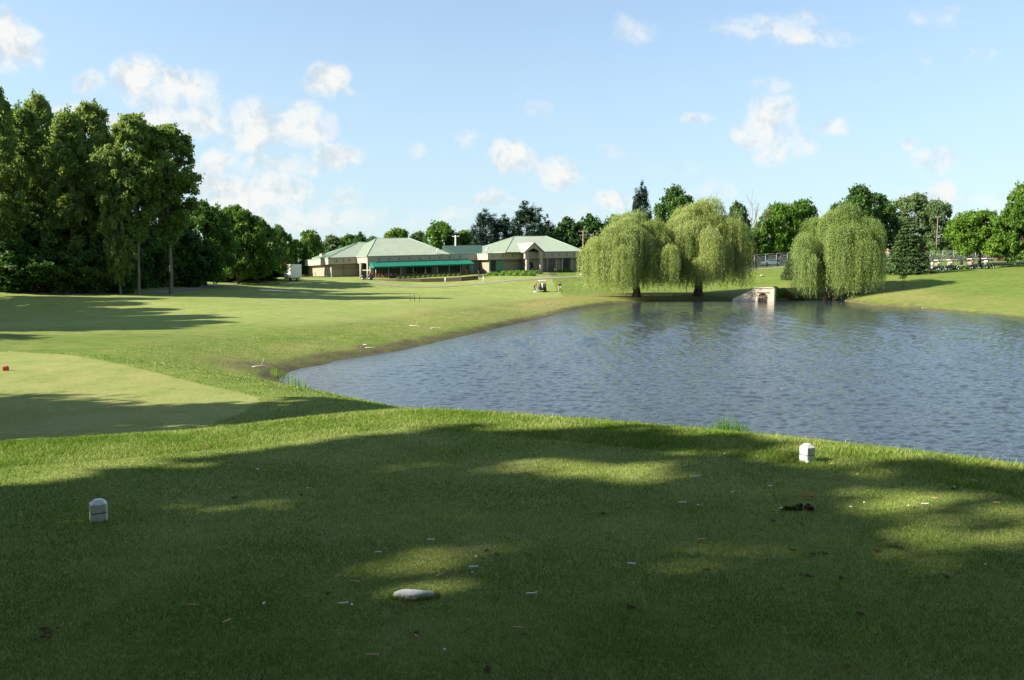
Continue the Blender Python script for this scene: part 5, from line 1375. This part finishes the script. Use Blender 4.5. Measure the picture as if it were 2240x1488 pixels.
MB().tube([h + hx + Vector((0, 0, .80)), h + hx * 1.35 + Vector((0, 0, .03))], .011, 6).build('shaft', STEEL, pt); q = h + hx * 1.35
MB().box((q.x, q.y, q.z + .03), (.12, .05, .04)).build('head', STEEL, pt)
q = hit(1171, 639.5); tb = thing('towel', 'white cloth in a heap at the feet of the person in red', 'towel', tuple(q)); MB().ball((0, 0, .06), (.32, .22, .10)).ball((.18, .05, .08), (.18, .16, .10)).build('cloth', CLO['white'], tb)
h = hit(1186, 638.5); fc = golf_cart('golf cart with its cream canopy seen from behind on the fairway', tuple(h), R_(96), BLACK, None); fc['group'] = 'golf carts'
for i, (dx, mt, lb) in enumerate(((-.45, CLO['black'], 'black golf bag on the left of the fairway cart'), (-.12, CLO['white'], 'white golf bag in the middle of the fairway cart rack'), (.32, CLO['black'], 'black golf bag on the right of the fairway cart'))):
    golf_bag(lb, (h.x + dx + .1, h.y - 1.15, h.z + .55), 1.6, mt, 'golf bags')
h = hit(1224, 640); person('person standing in a dark shirt and cream shorts right of the fairway cart', tuple(h), R_(10), 'stand', 'black', 'khaki', True, 'black', G5)
# carts lined up on the right
CG = 'golf carts'; PG = 'people riding the golf carts on the right'
def gpt(px, py, D): p = ground_pt(px, D); return Vector(p)
specs = [(2056, 147, R_(8), DKGREEN, 'leftmost parked golf cart on the right, just right of the spruce'),
         (2083, 148, R_(10), DKGREEN, 'golf cart left of the black box on a post'),
         (2128, 149, R_(14), NAVY, 'dark blue golf cart right of the black box on a post'),
         (2160, 149, R_(14), DKGREEN, 'rightmost golf cart beside the slim young tree')]
carts = []
for px, D, rz, mt, lb in specs:
    p = gpt(px, 0, D); c = golf_cart(lb, tuple(p), rz, mt, CG); carts.append((p, rz))
def ride(ci, sy, shirt, legs, hat, label, dx=-.48):
    p, rz = carts[ci]; o = Vector((dx, sy, .42)); r = Matrix.Rotation(rz, 3, 'Z') @ o
    person(label, tuple(p + r), rz + math.pi / 2, 'sit', shirt, legs, True, hat, PG)
ride(0, -.25, 'pink', 'khaki', None, 'bare legged person in pink sitting in the leftmost right-hand cart')
ride(1, -.27, 'white', 'white', 'pink', 'near person in white sitting in the cart left of the black box')
ride(1, .27, 'white', 'khaki', None, 'far person in white sitting in the cart left of the black box')
ride(2, -.27, 'red', 'white', None, 'person in a red shirt sitting in the dark blue cart')
ride(2, .27, 'magenta', 'navy', None, 'person in magenta sitting on the far seat of the dark blue cart', -.2)
ride(3, -.27, 'white', 'khaki', None, 'person in a white shirt sitting in the rightmost cart')
ride(3, .27, 'white', 'navy', 'blue', 'person with a blue cap sitting in the rightmost cart', -.3)
p = gpt(2038, 0, 146.3); person('person standing in white behind the leftmost right-hand cart', tuple(p), R_(100), 'stand', 'white', 'white', False, 'white', PG)
p = gpt(1920, 0, 150.5); c = golf_cart('golf cart half hidden between the lone willow and the booth', tuple(p), R_(60), NAVY, CG); carts.append((p, R_(60)))
ride(4, -.25, 'navy', 'khaki', None, 'person in dark blue sitting in the cart by the booth')
p = hit(803, 611) if False else ground_pt(803, 158.5); c = golf_cart('golf cart parked in front of the clubhouse columns', tuple(p), R_(165), NAVY, CG)
golf_bag('dark red golf bag on the cart in front of the clubhouse columns', (p.x + 1.12, p.y - .3, p.z + .55), 0, CLO['red'], 'golf bags')
# black box on a post, stump, stone markers
p = gpt(2102, 0, 147); bx = thing('ball_washer', 'black box on a post standing between the golf carts', 'ball washer', tuple(p))
MB().tube([(0, 0, 0), (0, 0, 1.0)], .05, 8).build('post', BLACK, bx); MB().box((0, 0, 1.35), (.42, .42, .8), .3, 0, .9).build('box', BLACK, bx, bevel=.03); MB().tube([(0, 0, 1.75), (0, 0, 2.0)], [.12, .02], 6).build('lid', BLACK, bx)
for i, (px, lb) in enumerate(((2093, 'low round shrub left of the black box on a post'), (2111, 'low round shrub right of the black box on a post'))):
    q = gpt(px, 0, 148.2); puff('round_shrub', lb, q.x, q.y, .75, .8, 'mid', 120 + i, 600, .12, 'shrubs beside the black box')
for px, D, s, lb in ((2010, 141, .34, 'orange brown boulder at the foot of the spruce'), (1667, 152, .30, 'small orange stump on the grass between the willows')):
    q = gpt(px, 0, D); st_ = thing('boulder', lb, 'boulder', tuple(q)); m = MB()
    for k in range(5): m.ball((math.cos(k * 1.3) * s * .6, math.sin(k * 1.3) * s * .5, s * (.45 + .12 * k)), (s * .7, s * .6, s * (.62 - .05 * k)), 0, 8, 5)
    m.build('stone', BRICK, st_)
def small_stake(px, py, hgt, w_, mat, label, group, name='marker_post', cat='post'):
    q = hit(px, py); o = MB().tube([(0, 0, -.05), (0, 0, hgt)], [w_, w_ * .9], 8).ball((0, 0, hgt), (w_ * .9, w_ * .9, w_ * .5), 0, 8, 4).build(name, mat); o.location = q; tag(o, label, cat, group)
G6 = 'white posts on the grass'
small_stake(690, 606.5, 1.05, .09, WHITE, 'short white post in front of the dark service wing', G6)
small_stake(974, 618.5, .95, .08, WHITE, 'white post on the path edge below the retaining wall', G6)
small_stake(1057.5, 616, .95, .08, WHITE, 'white post on the path edge by the steps', G6)
small_stake(1146, 593.5, .5, .10, WHITE, 'left stubby white bollard before the lit column', G6); small_stake(1149.5, 592.5, .7, .11, WHITE, 'right taller white bollard before the lit column', G6)
G7 = 'thin dark stakes on the fairway'
for px, lb in ((897, 'leftmost of three thin dark stakes on the fairway'), (907, 'middle one of three thin dark stakes on the fairway'), (918, 'rightmost of three thin dark stakes on the fairway')):
    small_stake(px, 658.5, .75, .035, BLACK, lb, G7, 'stake', 'stake')
small_stake(2062, 594.5, .22, .14, WHITE, 'white tee ball marker on the grass before the carts', None, 'tee_marker', 'tee marker')
small_stake(1270, 602, .22, .12, WHITE, 'small white marker on the lawn left of the willow', None, 'tee_marker', 'tee marker')
# cars
def car(label, px, D, rz, mat):
    g = ground_pt(px, D); root = thing('parked_car', label, 'car', tuple(g), rz, 'parked cars'); 
    prof = [(-2.2, .35), (-2.25, .85), (-1.9, .98), (-1.3, 1.02), (-.8, 1.42), (.5, 1.45), (1.15, 1.0), (2.0, .85), (2.25, .6), (2.2, .35)]
    n = len(prof); m = MB(); V = []
    for s in (-1, 1): V += [(x, s * (.86 if z < 1.1 else .66), z) for x, z in prof]
    T = geometry.tessellate_polygon([[Vector((x, z, 0)) for x, z in prof]])
    m.add(V, [tuple(t) for t in T] + [tuple(n + i for i in t) for t in T] + [(i, (i+1) % n, n + (i+1) % n, n + i) for i in range(n)]); m.build('body', mat, root, bevel=.06)
    for s in (-1, 1):
        MB().add([(-1.15, s*.86, 1.05), (.98, s*.86, 1.05), (.42, s*.70, 1.38), (-.72, s*.70, 1.38)] + [(-1.15, s*.80, 1.05), (.98, s*.80, 1.05), (.42, s*.62, 1.38), (-.72, s*.62, 1.38)], [(0,1,2,3),(7,6,5,4),(0,4,5,1),(1,5,6,2),(2,6,7,3),(3,7,4,0)]).build('side_window', GLASS, root)
        for sx in (-1.35, 1.35):
            w_ = MB().tube([(sx, s*.70, .33), (sx, s*.90, .33)], .33, 14).build('wheel', RUB, root); MB().tube([(sx, s*.88, .33), (sx, s*.915, .33)], .2, 10).build('rim', STEEL, w_)
        MB().ball((2.2, s*.6, .68), (.06, .16, .08)).build('headlight', WHITE, root)
    MB().add([(.56, -.6, 1.40), (.56, .6, 1.40), (1.12, .76, 1.06), (1.12, -.76, 1.06)] + [(.50, -.6, 1.36), (.50, .6, 1.36), (1.06, .76, 1.0), (1.06, -.76, 1.0)], [(0,1,2,3),(7,6,5,4),(0,4,5,1),(1,5,6,2),(2,6,7,3),(3,7,4,0)]).build('windscreen', GLASS, root)
car('white car parked behind the fence between the willows', 1683, 184, .3, simple('car_white', (.7, .72, .75), .25, .02, 3))
car('dark car parked behind the fence right of the white car', 1702, 190, .2, simple('car_dark', (.03, .035, .05), .25, .02, 3))
car('blue grey car in the shade under the broad trees', 512, 152, .2, simple('car_blue', (.05, .09, .15), .25, .02, 3))

# ---------------------------------------------------------------- the tee ground
def marker(label, px, py, w_, hgt, rz, mat, tilt=0.):
    q = onz(px, py, TEE_Z); z = gz(q.x, q.y); root = thing('tee_marker', label, 'tee marker', (q.x, q.y, z), rz, 'block tee markers'); root.rotation_euler = (0, tilt, rz)
    a = w_ / 2; h0 = hgt * .36; h1 = hgt * .80; ch = a * .22
    def rg(r, z, c=ch): return [(r - c, -r, z), (r, -r + c, z), (r, r - c, z), (r - c, r, z), (-r + c, r, z), (-r, r - c, z), (-r, -r + c, z), (-r + c, -r, z)]
    def solid(rings, name, mt):
        V = sum(rings, []); F_ = [tuple(range(8))[::-1]]
        for i in range(len(rings) - 1): F_ += [(i*8+k, i*8+(k+1) % 8, (i+1)*8+(k+1) % 8, (i+1)*8+k) for k in range(8)]
        F_.append(tuple(range((len(rings)-1)*8, len(rings)*8))); return MB().add(V, F_).build(name, mt, root, bevel=.0025)
    solid([rg(a * 1.0, -.02), rg(a * 1.0, h0)], 'lower_block', mat)
    MB().box((0, 0, h0 + .004), (w_ * .86, w_ * .86, .012)).build('groove', BANDM, root)
    solid([rg(a, h0 + .008), rg(a * .985, h1), rg(a * .42, hgt * .985, a * .15)], 'upper_block', mat)
    return root
MW = simple('marker_white', (.70, .69, .67), .6, .22, 30, bmp=.25)
marker('white capped block tee marker standing in full shade on the left', 216, 1138, .102, .143, R_(33), MW, R_(1))
marker('sunlit white capped block tee marker near the pond on the right', 1765, 1010, .100, .160, R_(21), MW)
q = onz(13, 811, LOW_Z); z = gz(q.x, q.y); rmk = thing('tee_marker', 'small red block tee marker on the lower tee at the left edge', 'tee marker', (q.x, q.y, z), .2, 'block tee markers')
MB().box((0, 0, .05), (.12, .12, .12)).build('block', REDP, rmk, bevel=.01); MB().box((0, 0, .118), (.10, .10, .02), 0, 0, .8).build('cap', REDP, rmk, bevel=.005)
def tee_pt(px, py): q = onz(px, py, TEE_Z); return Vector((q.x, q.y, gz(q.x, q.y)))
# half buried white stone
q = tee_pt(905, 1306); rs = np.random.RandomState(3)
stn = MB(); V = []; nn = 20; RG = [(1., -.03), (1.0, .018), (.93, .026), (.72, .031), (.0, .033)]
for r, z in RG[:-1]:
    for k in range(nn):
        t = 2 * math.pi * k / nn; V.append((r * (.100 + .008 * math.sin(2*t+1) + .006 * math.sin(5*t)) * math.cos(t), r * (.036 + .004 * math.sin(3*t)) * math.sin(t), z + .006 * math.sin(t * 2 + r * 4)))
V.append((0, 0, .033)); F_ = []
for i in range(3): F_ += [(i*nn+k, i*nn+(k+1) % nn, (i+1)*nn+(k+1) % nn, (i+1)*nn+k) for k in range(nn)]
F_ += [(3*nn+k, 3*nn+(k+1) % nn, 4*nn) for k in range(nn)]
so_ = stn.add(V, F_, 0, True).build('yardage_stone', STONE); so_.location = q; so_.rotation_euler = (0, 0, .08); tag(so_, 'white oval stone half sunk in a sunlit spot of turf', 'stone')
# grass round the stone
rng = np.random.RandomState(8); n = 500; a_ = rng.uniform(0, 6.28, n); rr_ = rng.uniform(1., 1.25, n)
X = q.x + np.cos(a_) * .106 * rr_; Y = q.y + np.sin(a_) * .040 * rr_; Z = terrain(X, Y); hh_ = rng.uniform(.02, .05, n)
S = np.stack([np.cos(a_ * 3), np.sin(a_ * 3), a_ * 0], 1) * .0016; Bp = np.stack([X, Y, Z - .003], 1); Tp = Bp + np.stack([-np.cos(a_) * .014 * rng.rand(n) + rng.normal(size=n) * .008, -np.sin(a_) * .012 * rng.rand(n), hh_], 1)
me = mesh_np('stone_grass', np.stack([Bp - S, Bp + S, Tp], 1).reshape(-1, 3), np.arange(3 * n).reshape(-1, 3), BLADE, np.repeat(rng.rand(n), 3)); tag(link('grass_fringe', me), kind='stuff')
# broken tees, each one lying on the turf
def tee(px, py, L, ang, mat, label, head=False, group=None):
    q = tee_pt(px, py); m = MB(); r = .0036 + (.0006 if L > .04 else 0) + (.0012 if L > .08 else 0)
    m.tube([(-L / 2, 0, .0), (-L * .35, 0, .0), (L * .38, 0, .002), (L / 2, 0, .002)], [r * .3, r, r, r * (2.1 if head else .9)], 8)
    o = m.build('golf_tee' if head else 'broken_tee', mat); o.location = q + Vector((0, 0, .021)); o.rotation_euler = (0, R_(4), R_(ang)); tag(o, label, 'golf tee', group)
GT, GN = 'white tees scattered on the tee ground', 'bare wooden tee pieces on the tee ground'
WT = [(1519,1047,.075,3,1,'long white golf tee lying level between the light patch and the lit marker'),(1491,1105,.06,4,1,'white tee lying alone, left of the broken bits below the long level tee'),(1602,1082,.025,35,0,'short white tee bit below and right of the long level tee'),
 (1684,1068,.03,-15,1,'white tee with its head, between the lit marker and the orange tee'),(1707,1117,.035,30,1,'white tee right beside the left end of the torn turf clod'),(1527,1111,.016,0,0,'tiny white chip right of the lone level tee'),
 (1861,1114,.018,-20,0,'white chip right of the torn turf clod'),(2023,1108,.055,4,1,'white tee lying level far right in the shade'),(1987,1112,.02,60,0,'small white stub just left of the level tee far right'),
 (2088,1071,.02,75,0,'upright looking white stub near the right edge beside a dark scrape'),(1585,998,.02,-30,0,'white bit left behind the lit marker'),(1875,1043,.014,0,0,'tiny white chip right of the lit marker in the light'),
 (1035,1247,.055,6,1,'white tee lying right of the light spot behind the stone'),(1041,1224,.022,85,0,'short white stub just behind the tee right of the light spot'),(1033,1259,.012,0,0,'tiny white chip just in front of the tee right of the light spot'),
 (1162,1307,.055,9,1,'white tee lying level to the right of the white stone'),(751,1328,.045,14,1,'white tee lying left of the white stone'),(770,1331,.022,-70,0,'short white stub next to the tee left of the stone'),
 (1380,1243,.045,-12,1,'white tee in the middle of the dark turf between stone and clod'),(942,1187,.045,3,1,'white tee lying behind the light spot near the picture centre'),(827,1215,.04,5,0,'thin grey white tee left behind the light spot'),
 (577,1330,.02,80,0,'short white stub far left of the stone'),(972,1430,.012,60,0,'tiny white chip below the stone'),(673,1073,.02,-40,0,'white bit at the far edge of the shade left of centre'),
 (563,1032,.03,-5,0,'white splinter on the turf between the two white markers'),(2155,1242,.012,0,0,'tiny white chip at the right edge of the turf'),(1890,1105,.012,0,0,'tiny white chip between the clod and the far right tee')]
for a in WT: tee(a[0], a[1], a[2], a[3], TEEW, a[5], bool(a[4]), GT)
NT = [(776,1281,.055,-8,'bare wooden tee piece left behind the white stone'),(961,1265,.05,52,'slanting wooden tee piece at the right rim of the light spot'),(910,1399,.03,-45,'short orange brown wooden stub in a small hole below the stone'),
 (421,1334,.06,0,'wooden tee piece far left in the dark turf'),(1132,1381,.05,-8,'wooden tee piece right below the stone'),(813,1442,.06,0,'wooden tee piece low in the picture left of centre'),(495,1369,.045,60,'slanting wooden splinter low on the left'),
 (1820,1021,.045,-5,'wooden tee piece right of the lit marker'),(1661,1015,.035,-10,'brown wooden bit left in front of the lit marker'),(2131,1057,.05,-25,'wooden tee lying slanted near the right edge'),(2046,1095,.045,-4,'wooden splinter right of centre of the right-hand shade'),
 (1899,1079,.03,25,'wooden bit in the light patch right of the orange tee'),(2180,1105,.05,-4,'wooden splinter near the right picture edge'),(1533,1187,.045,0,'wooden piece below the lone white tee'),(1751,1081,.02,-30,'small reddish wooden bit just behind the orange tee'),
 (1953,1053,.05,2,'reddish wooden splinter in the light patch far right'),(1478,1000,.03,10,'wooden splinter at the rim of the bright light patch'),(188,1087,.025,40,'pale wooden chip behind the left marker'),(480,1072,.04,8,'pale wooden splinter right behind the left marker')]
for a in NT: tee(a[0], a[1], a[2], a[3], TEEN, a[4], False, GN)
tee(1766, 1091, .088, 2, ORANGE, 'bright orange golf tee lying between the lit marker and the turf clod', True)
bp_ = tee_pt(1767, 1014); bl = MB().ball((0, 0, .012), .010, 0, 10, 8).build('pebble', TEEW); bl.location = bp_; tag(bl, 'tiny white pebble at the foot of the lit marker', 'pebble')
q = tee_pt(1744, 1114); dv = thing('turf_clod', 'torn dark clod of turf lying on the tee below the orange tee', 'turf clod', tuple(q)); m = MB(); rs = np.random.RandomState(9)
for k in range(16): m.ball((rs.uniform(-.09, .09), rs.uniform(-.025, .025), .012 + .012 * rs.rand()), (rs.uniform(.015, .035), rs.uniform(.012, .025), rs.uniform(.008, .020)), 0, 8, 5)
m.build('soil', CLOD_SHADED, dv)
n = 350; X = rs.uniform(-.11, .0, n); Y = rs.uniform(-.03, .03, n); Bp = np.stack([X, Y, np.full(n, .012)], 1); Tp = Bp + rs.normal(size=(n, 3)) * .012 + np.array([-.01, -.01, .012]); S = rs.normal(size=(n, 3)) * .0016
link('torn_grass', mesh_np('torn_grass', np.stack([Bp - S, Bp + S, Tp], 1).reshape(-1, 3), np.arange(3 * n).reshape(-1, 3), BLADE, np.repeat(rs.rand(n), 3)), dv)
# bare scrapes (divots) filled with soil, thin irregular patches of crumbs
k = 0
for px, py, w_ in ((105,1385,.06),(908,1388,.028),(1063,1205,.03),(1085,1213,.02),(1735,1205,.03),(1778,1213,.02),(1805,1212,.03),(1920,1208,.025),(1965,1200,.045),(1768,1262,.035),(1840,1268,.03),(2070,1265,.03),(1380,1332,.03),(1065,1463,.03),(716,1302,.02),(2085,1071,.03),(2000,1112,.025),(515,1090,.03),(660,1084,.02),(1320,1125,.03),(1545,1250,.025),(1690,1140,.03),(1880,1345,.03)):
    q = tee_pt(px, py); m = MB(); rs = np.random.RandomState(int(px))
    for _ in range(14): m.ball((rs.normal() * w_ * .4, rs.normal() * w_ * .3, .006 + .004 * rs.rand()), (rs.uniform(.10, .26) * w_, rs.uniform(.08, .2) * w_, .003 + .002 * rs.rand()), 0, 7, 4)
    o = m.build('divot', SOIL); o.location = q; o.rotation_euler = (0, 0, rs.uniform(0, 3)); tag(o, 'small brown divot of bare crumbly soil in the shaded tee turf', 'divot', 'divots in the tee turf'); k += 1
# tuft of tall grass on the lip, reeds at the shore
def tuft(label, p, rad, n, hmin, hmax, wd, seed, lean=.25, group=None, mat=None, name='grass_tuft'):
    rng = np.random.RandomState(seed); V = []; F_ = []
    for i in range(n):
        a, r = rng.uniform(0, 6.28), rad * math.sqrt(rng.rand()); b_ = Vector((r * math.cos(a), r * math.sin(a) * .6, -.03)); b_.z += gz(p.x + b_.x, p.y + b_.y) - p.z
        h_ = rng.uniform(hmin, hmax) * (1 - .4 * r / rad); la = rng.uniform(0, 6.28); d = Vector((math.cos(la), math.sin(la), 0)) * h_ * lean * rng.rand(); s = Vector((math.cos(a * 5), math.sin(a * 5), 0)) * wd / 2
        o_ = len(V); V += [b_ - s, b_ + s, b_ + d * .4 + Vector((0, 0, h_ * .6)) - s * .7, b_ + d * .4 + Vector((0, 0, h_ * .6)) + s * .7, b_ + d + Vector((0, 0, h_)) + s * .1, b_ + d + Vector((0, 0, h_)) - s * .1]
        F_ += [(o_, o_+1, o_+3, o_+2), (o_+2, o_+3, o_+4, o_+5)]
    o = link(name, mesh_np(name, np.array([tuple(v) for v in V]), np.array(F_), mat or LM['reed'], rng.rand(len(V)))); o.location = p; tag(o, label, 'grass tuft', group)
p = onz(1640, 955, TEE_Z); p = Vector((p.x, 8.3, gz(p.x, 8.3))); tuft('tall bright grass tuft on the lip above the water', p, .22, 320, .10, .30, .006, 3, group='tall grass tufts')
p = Vector((onz(1405, 930, TEE_Z).x, 8.6, 0)); p.z = gz(p.x, p.y); tuft('small dark grass tuft on the lip left of the big bright one', p, .06, 60, .05, .13, .006, 4, group='tall grass tufts')
for i, (px, py, lb) in enumerate(((615, 822, 'thin reeds at the narrow tip of the pond'), (650, 845, 'thin reeds standing in the shallow water behind the tee'))):
    q = onz(px, py + 4, 0); tuft(lb, Vector((q.x, q.y, gz(q.x, q.y))), .5, 70, .5, .9 if i else .6, .02, 20 + i, group='reeds in the shallows', name='reed_clump')
# driftwood and litter on the shore
def branch(label, px, py, L_, ang, seed, fork=True, mat=DRIFT, r=.022, group='driftwood on the shore'):
    q = hit(px, py); L = L_ * .6; root_ = MB(); rs = np.random.RandomState(seed); d = Vector((math.cos(ang), math.sin(ang), .06))
    pts = [Vector((0, 0, .05)) + d * L * t + Vector((0, rs.normal() * .06 * L, rs.rand() * .10 * L)) for t in (-.5, -.2, .1, .35, .5)]
    root_.tube(pts, [r, r, r * .8, r * .55, r * .2], 6)
    if fork: root_.tube([pts[2], pts[2] + Vector((.1 * L, .1 * L, .28 * L)), pts[2] + Vector((.12 * L, .2 * L, .45 * L))], [r * .7, r * .45, r * .15], 5)
    o = root_.build('driftwood', mat); o.location = q; tag(o, label, 'driftwood', group)
branch('pale crooked branch on the mud at the tip of the pond', 568, 804, 1.3, .3, 1); branch('bleached branch lying on the shore mud, middle of the left bank', 812, 763, 1.1, .1, 2, False)
branch('white short stick on the grass just above the bleached branch', 799, 756, .5, -.5, 3, False); branch('forked dry branch on the grass slope below the stakes', 908, 716, 1.5, -.4, 4); branch('thin brown stick right of the forked branch', 953, 720, 1.4, 0, 5, False)
for i, (px, py, lb) in enumerate(((706, 718, 'white scrap of litter on the grass slope above the pond'), (554, 739, 'tiny white scrap on the grass left of the slope'), (588, 767, 'small pale scrap near the dry grass by the shore'), (372, 762, 'white scrap in the rough behind the lower tee'),
    (540, 780, 'pale scrap on the grass above the tip of the pond'), (1885, 666, 'white pebble at the far right waterline'), (2018, 674, 'pale pebble on the mud of the far right shore'), (1850, 659, 'pale pebble at the waterline by the lone willow'))):
    q = hit(px, py); s = .0028 * q.y * .22; rs = np.random.RandomState(i); o = MB().box((0, 0, s * .4), (s * 1.8, s, s * .8), .3, 0, .7).box((s * .7, s * .2, s * .3), (s, s * .8, s * .6), 1.1, 0, .8).build('litter_scrap', WHITE, bevel=.01); o.location = q; tag(o, lb, 'litter', 'white bits lying on the grass')
# big rock lying behind: far bushes under the wood edge are trees above
for r in list(COL.objects):
    for k in ('H', 'W', 'used'):
        if k in r: del r[k]
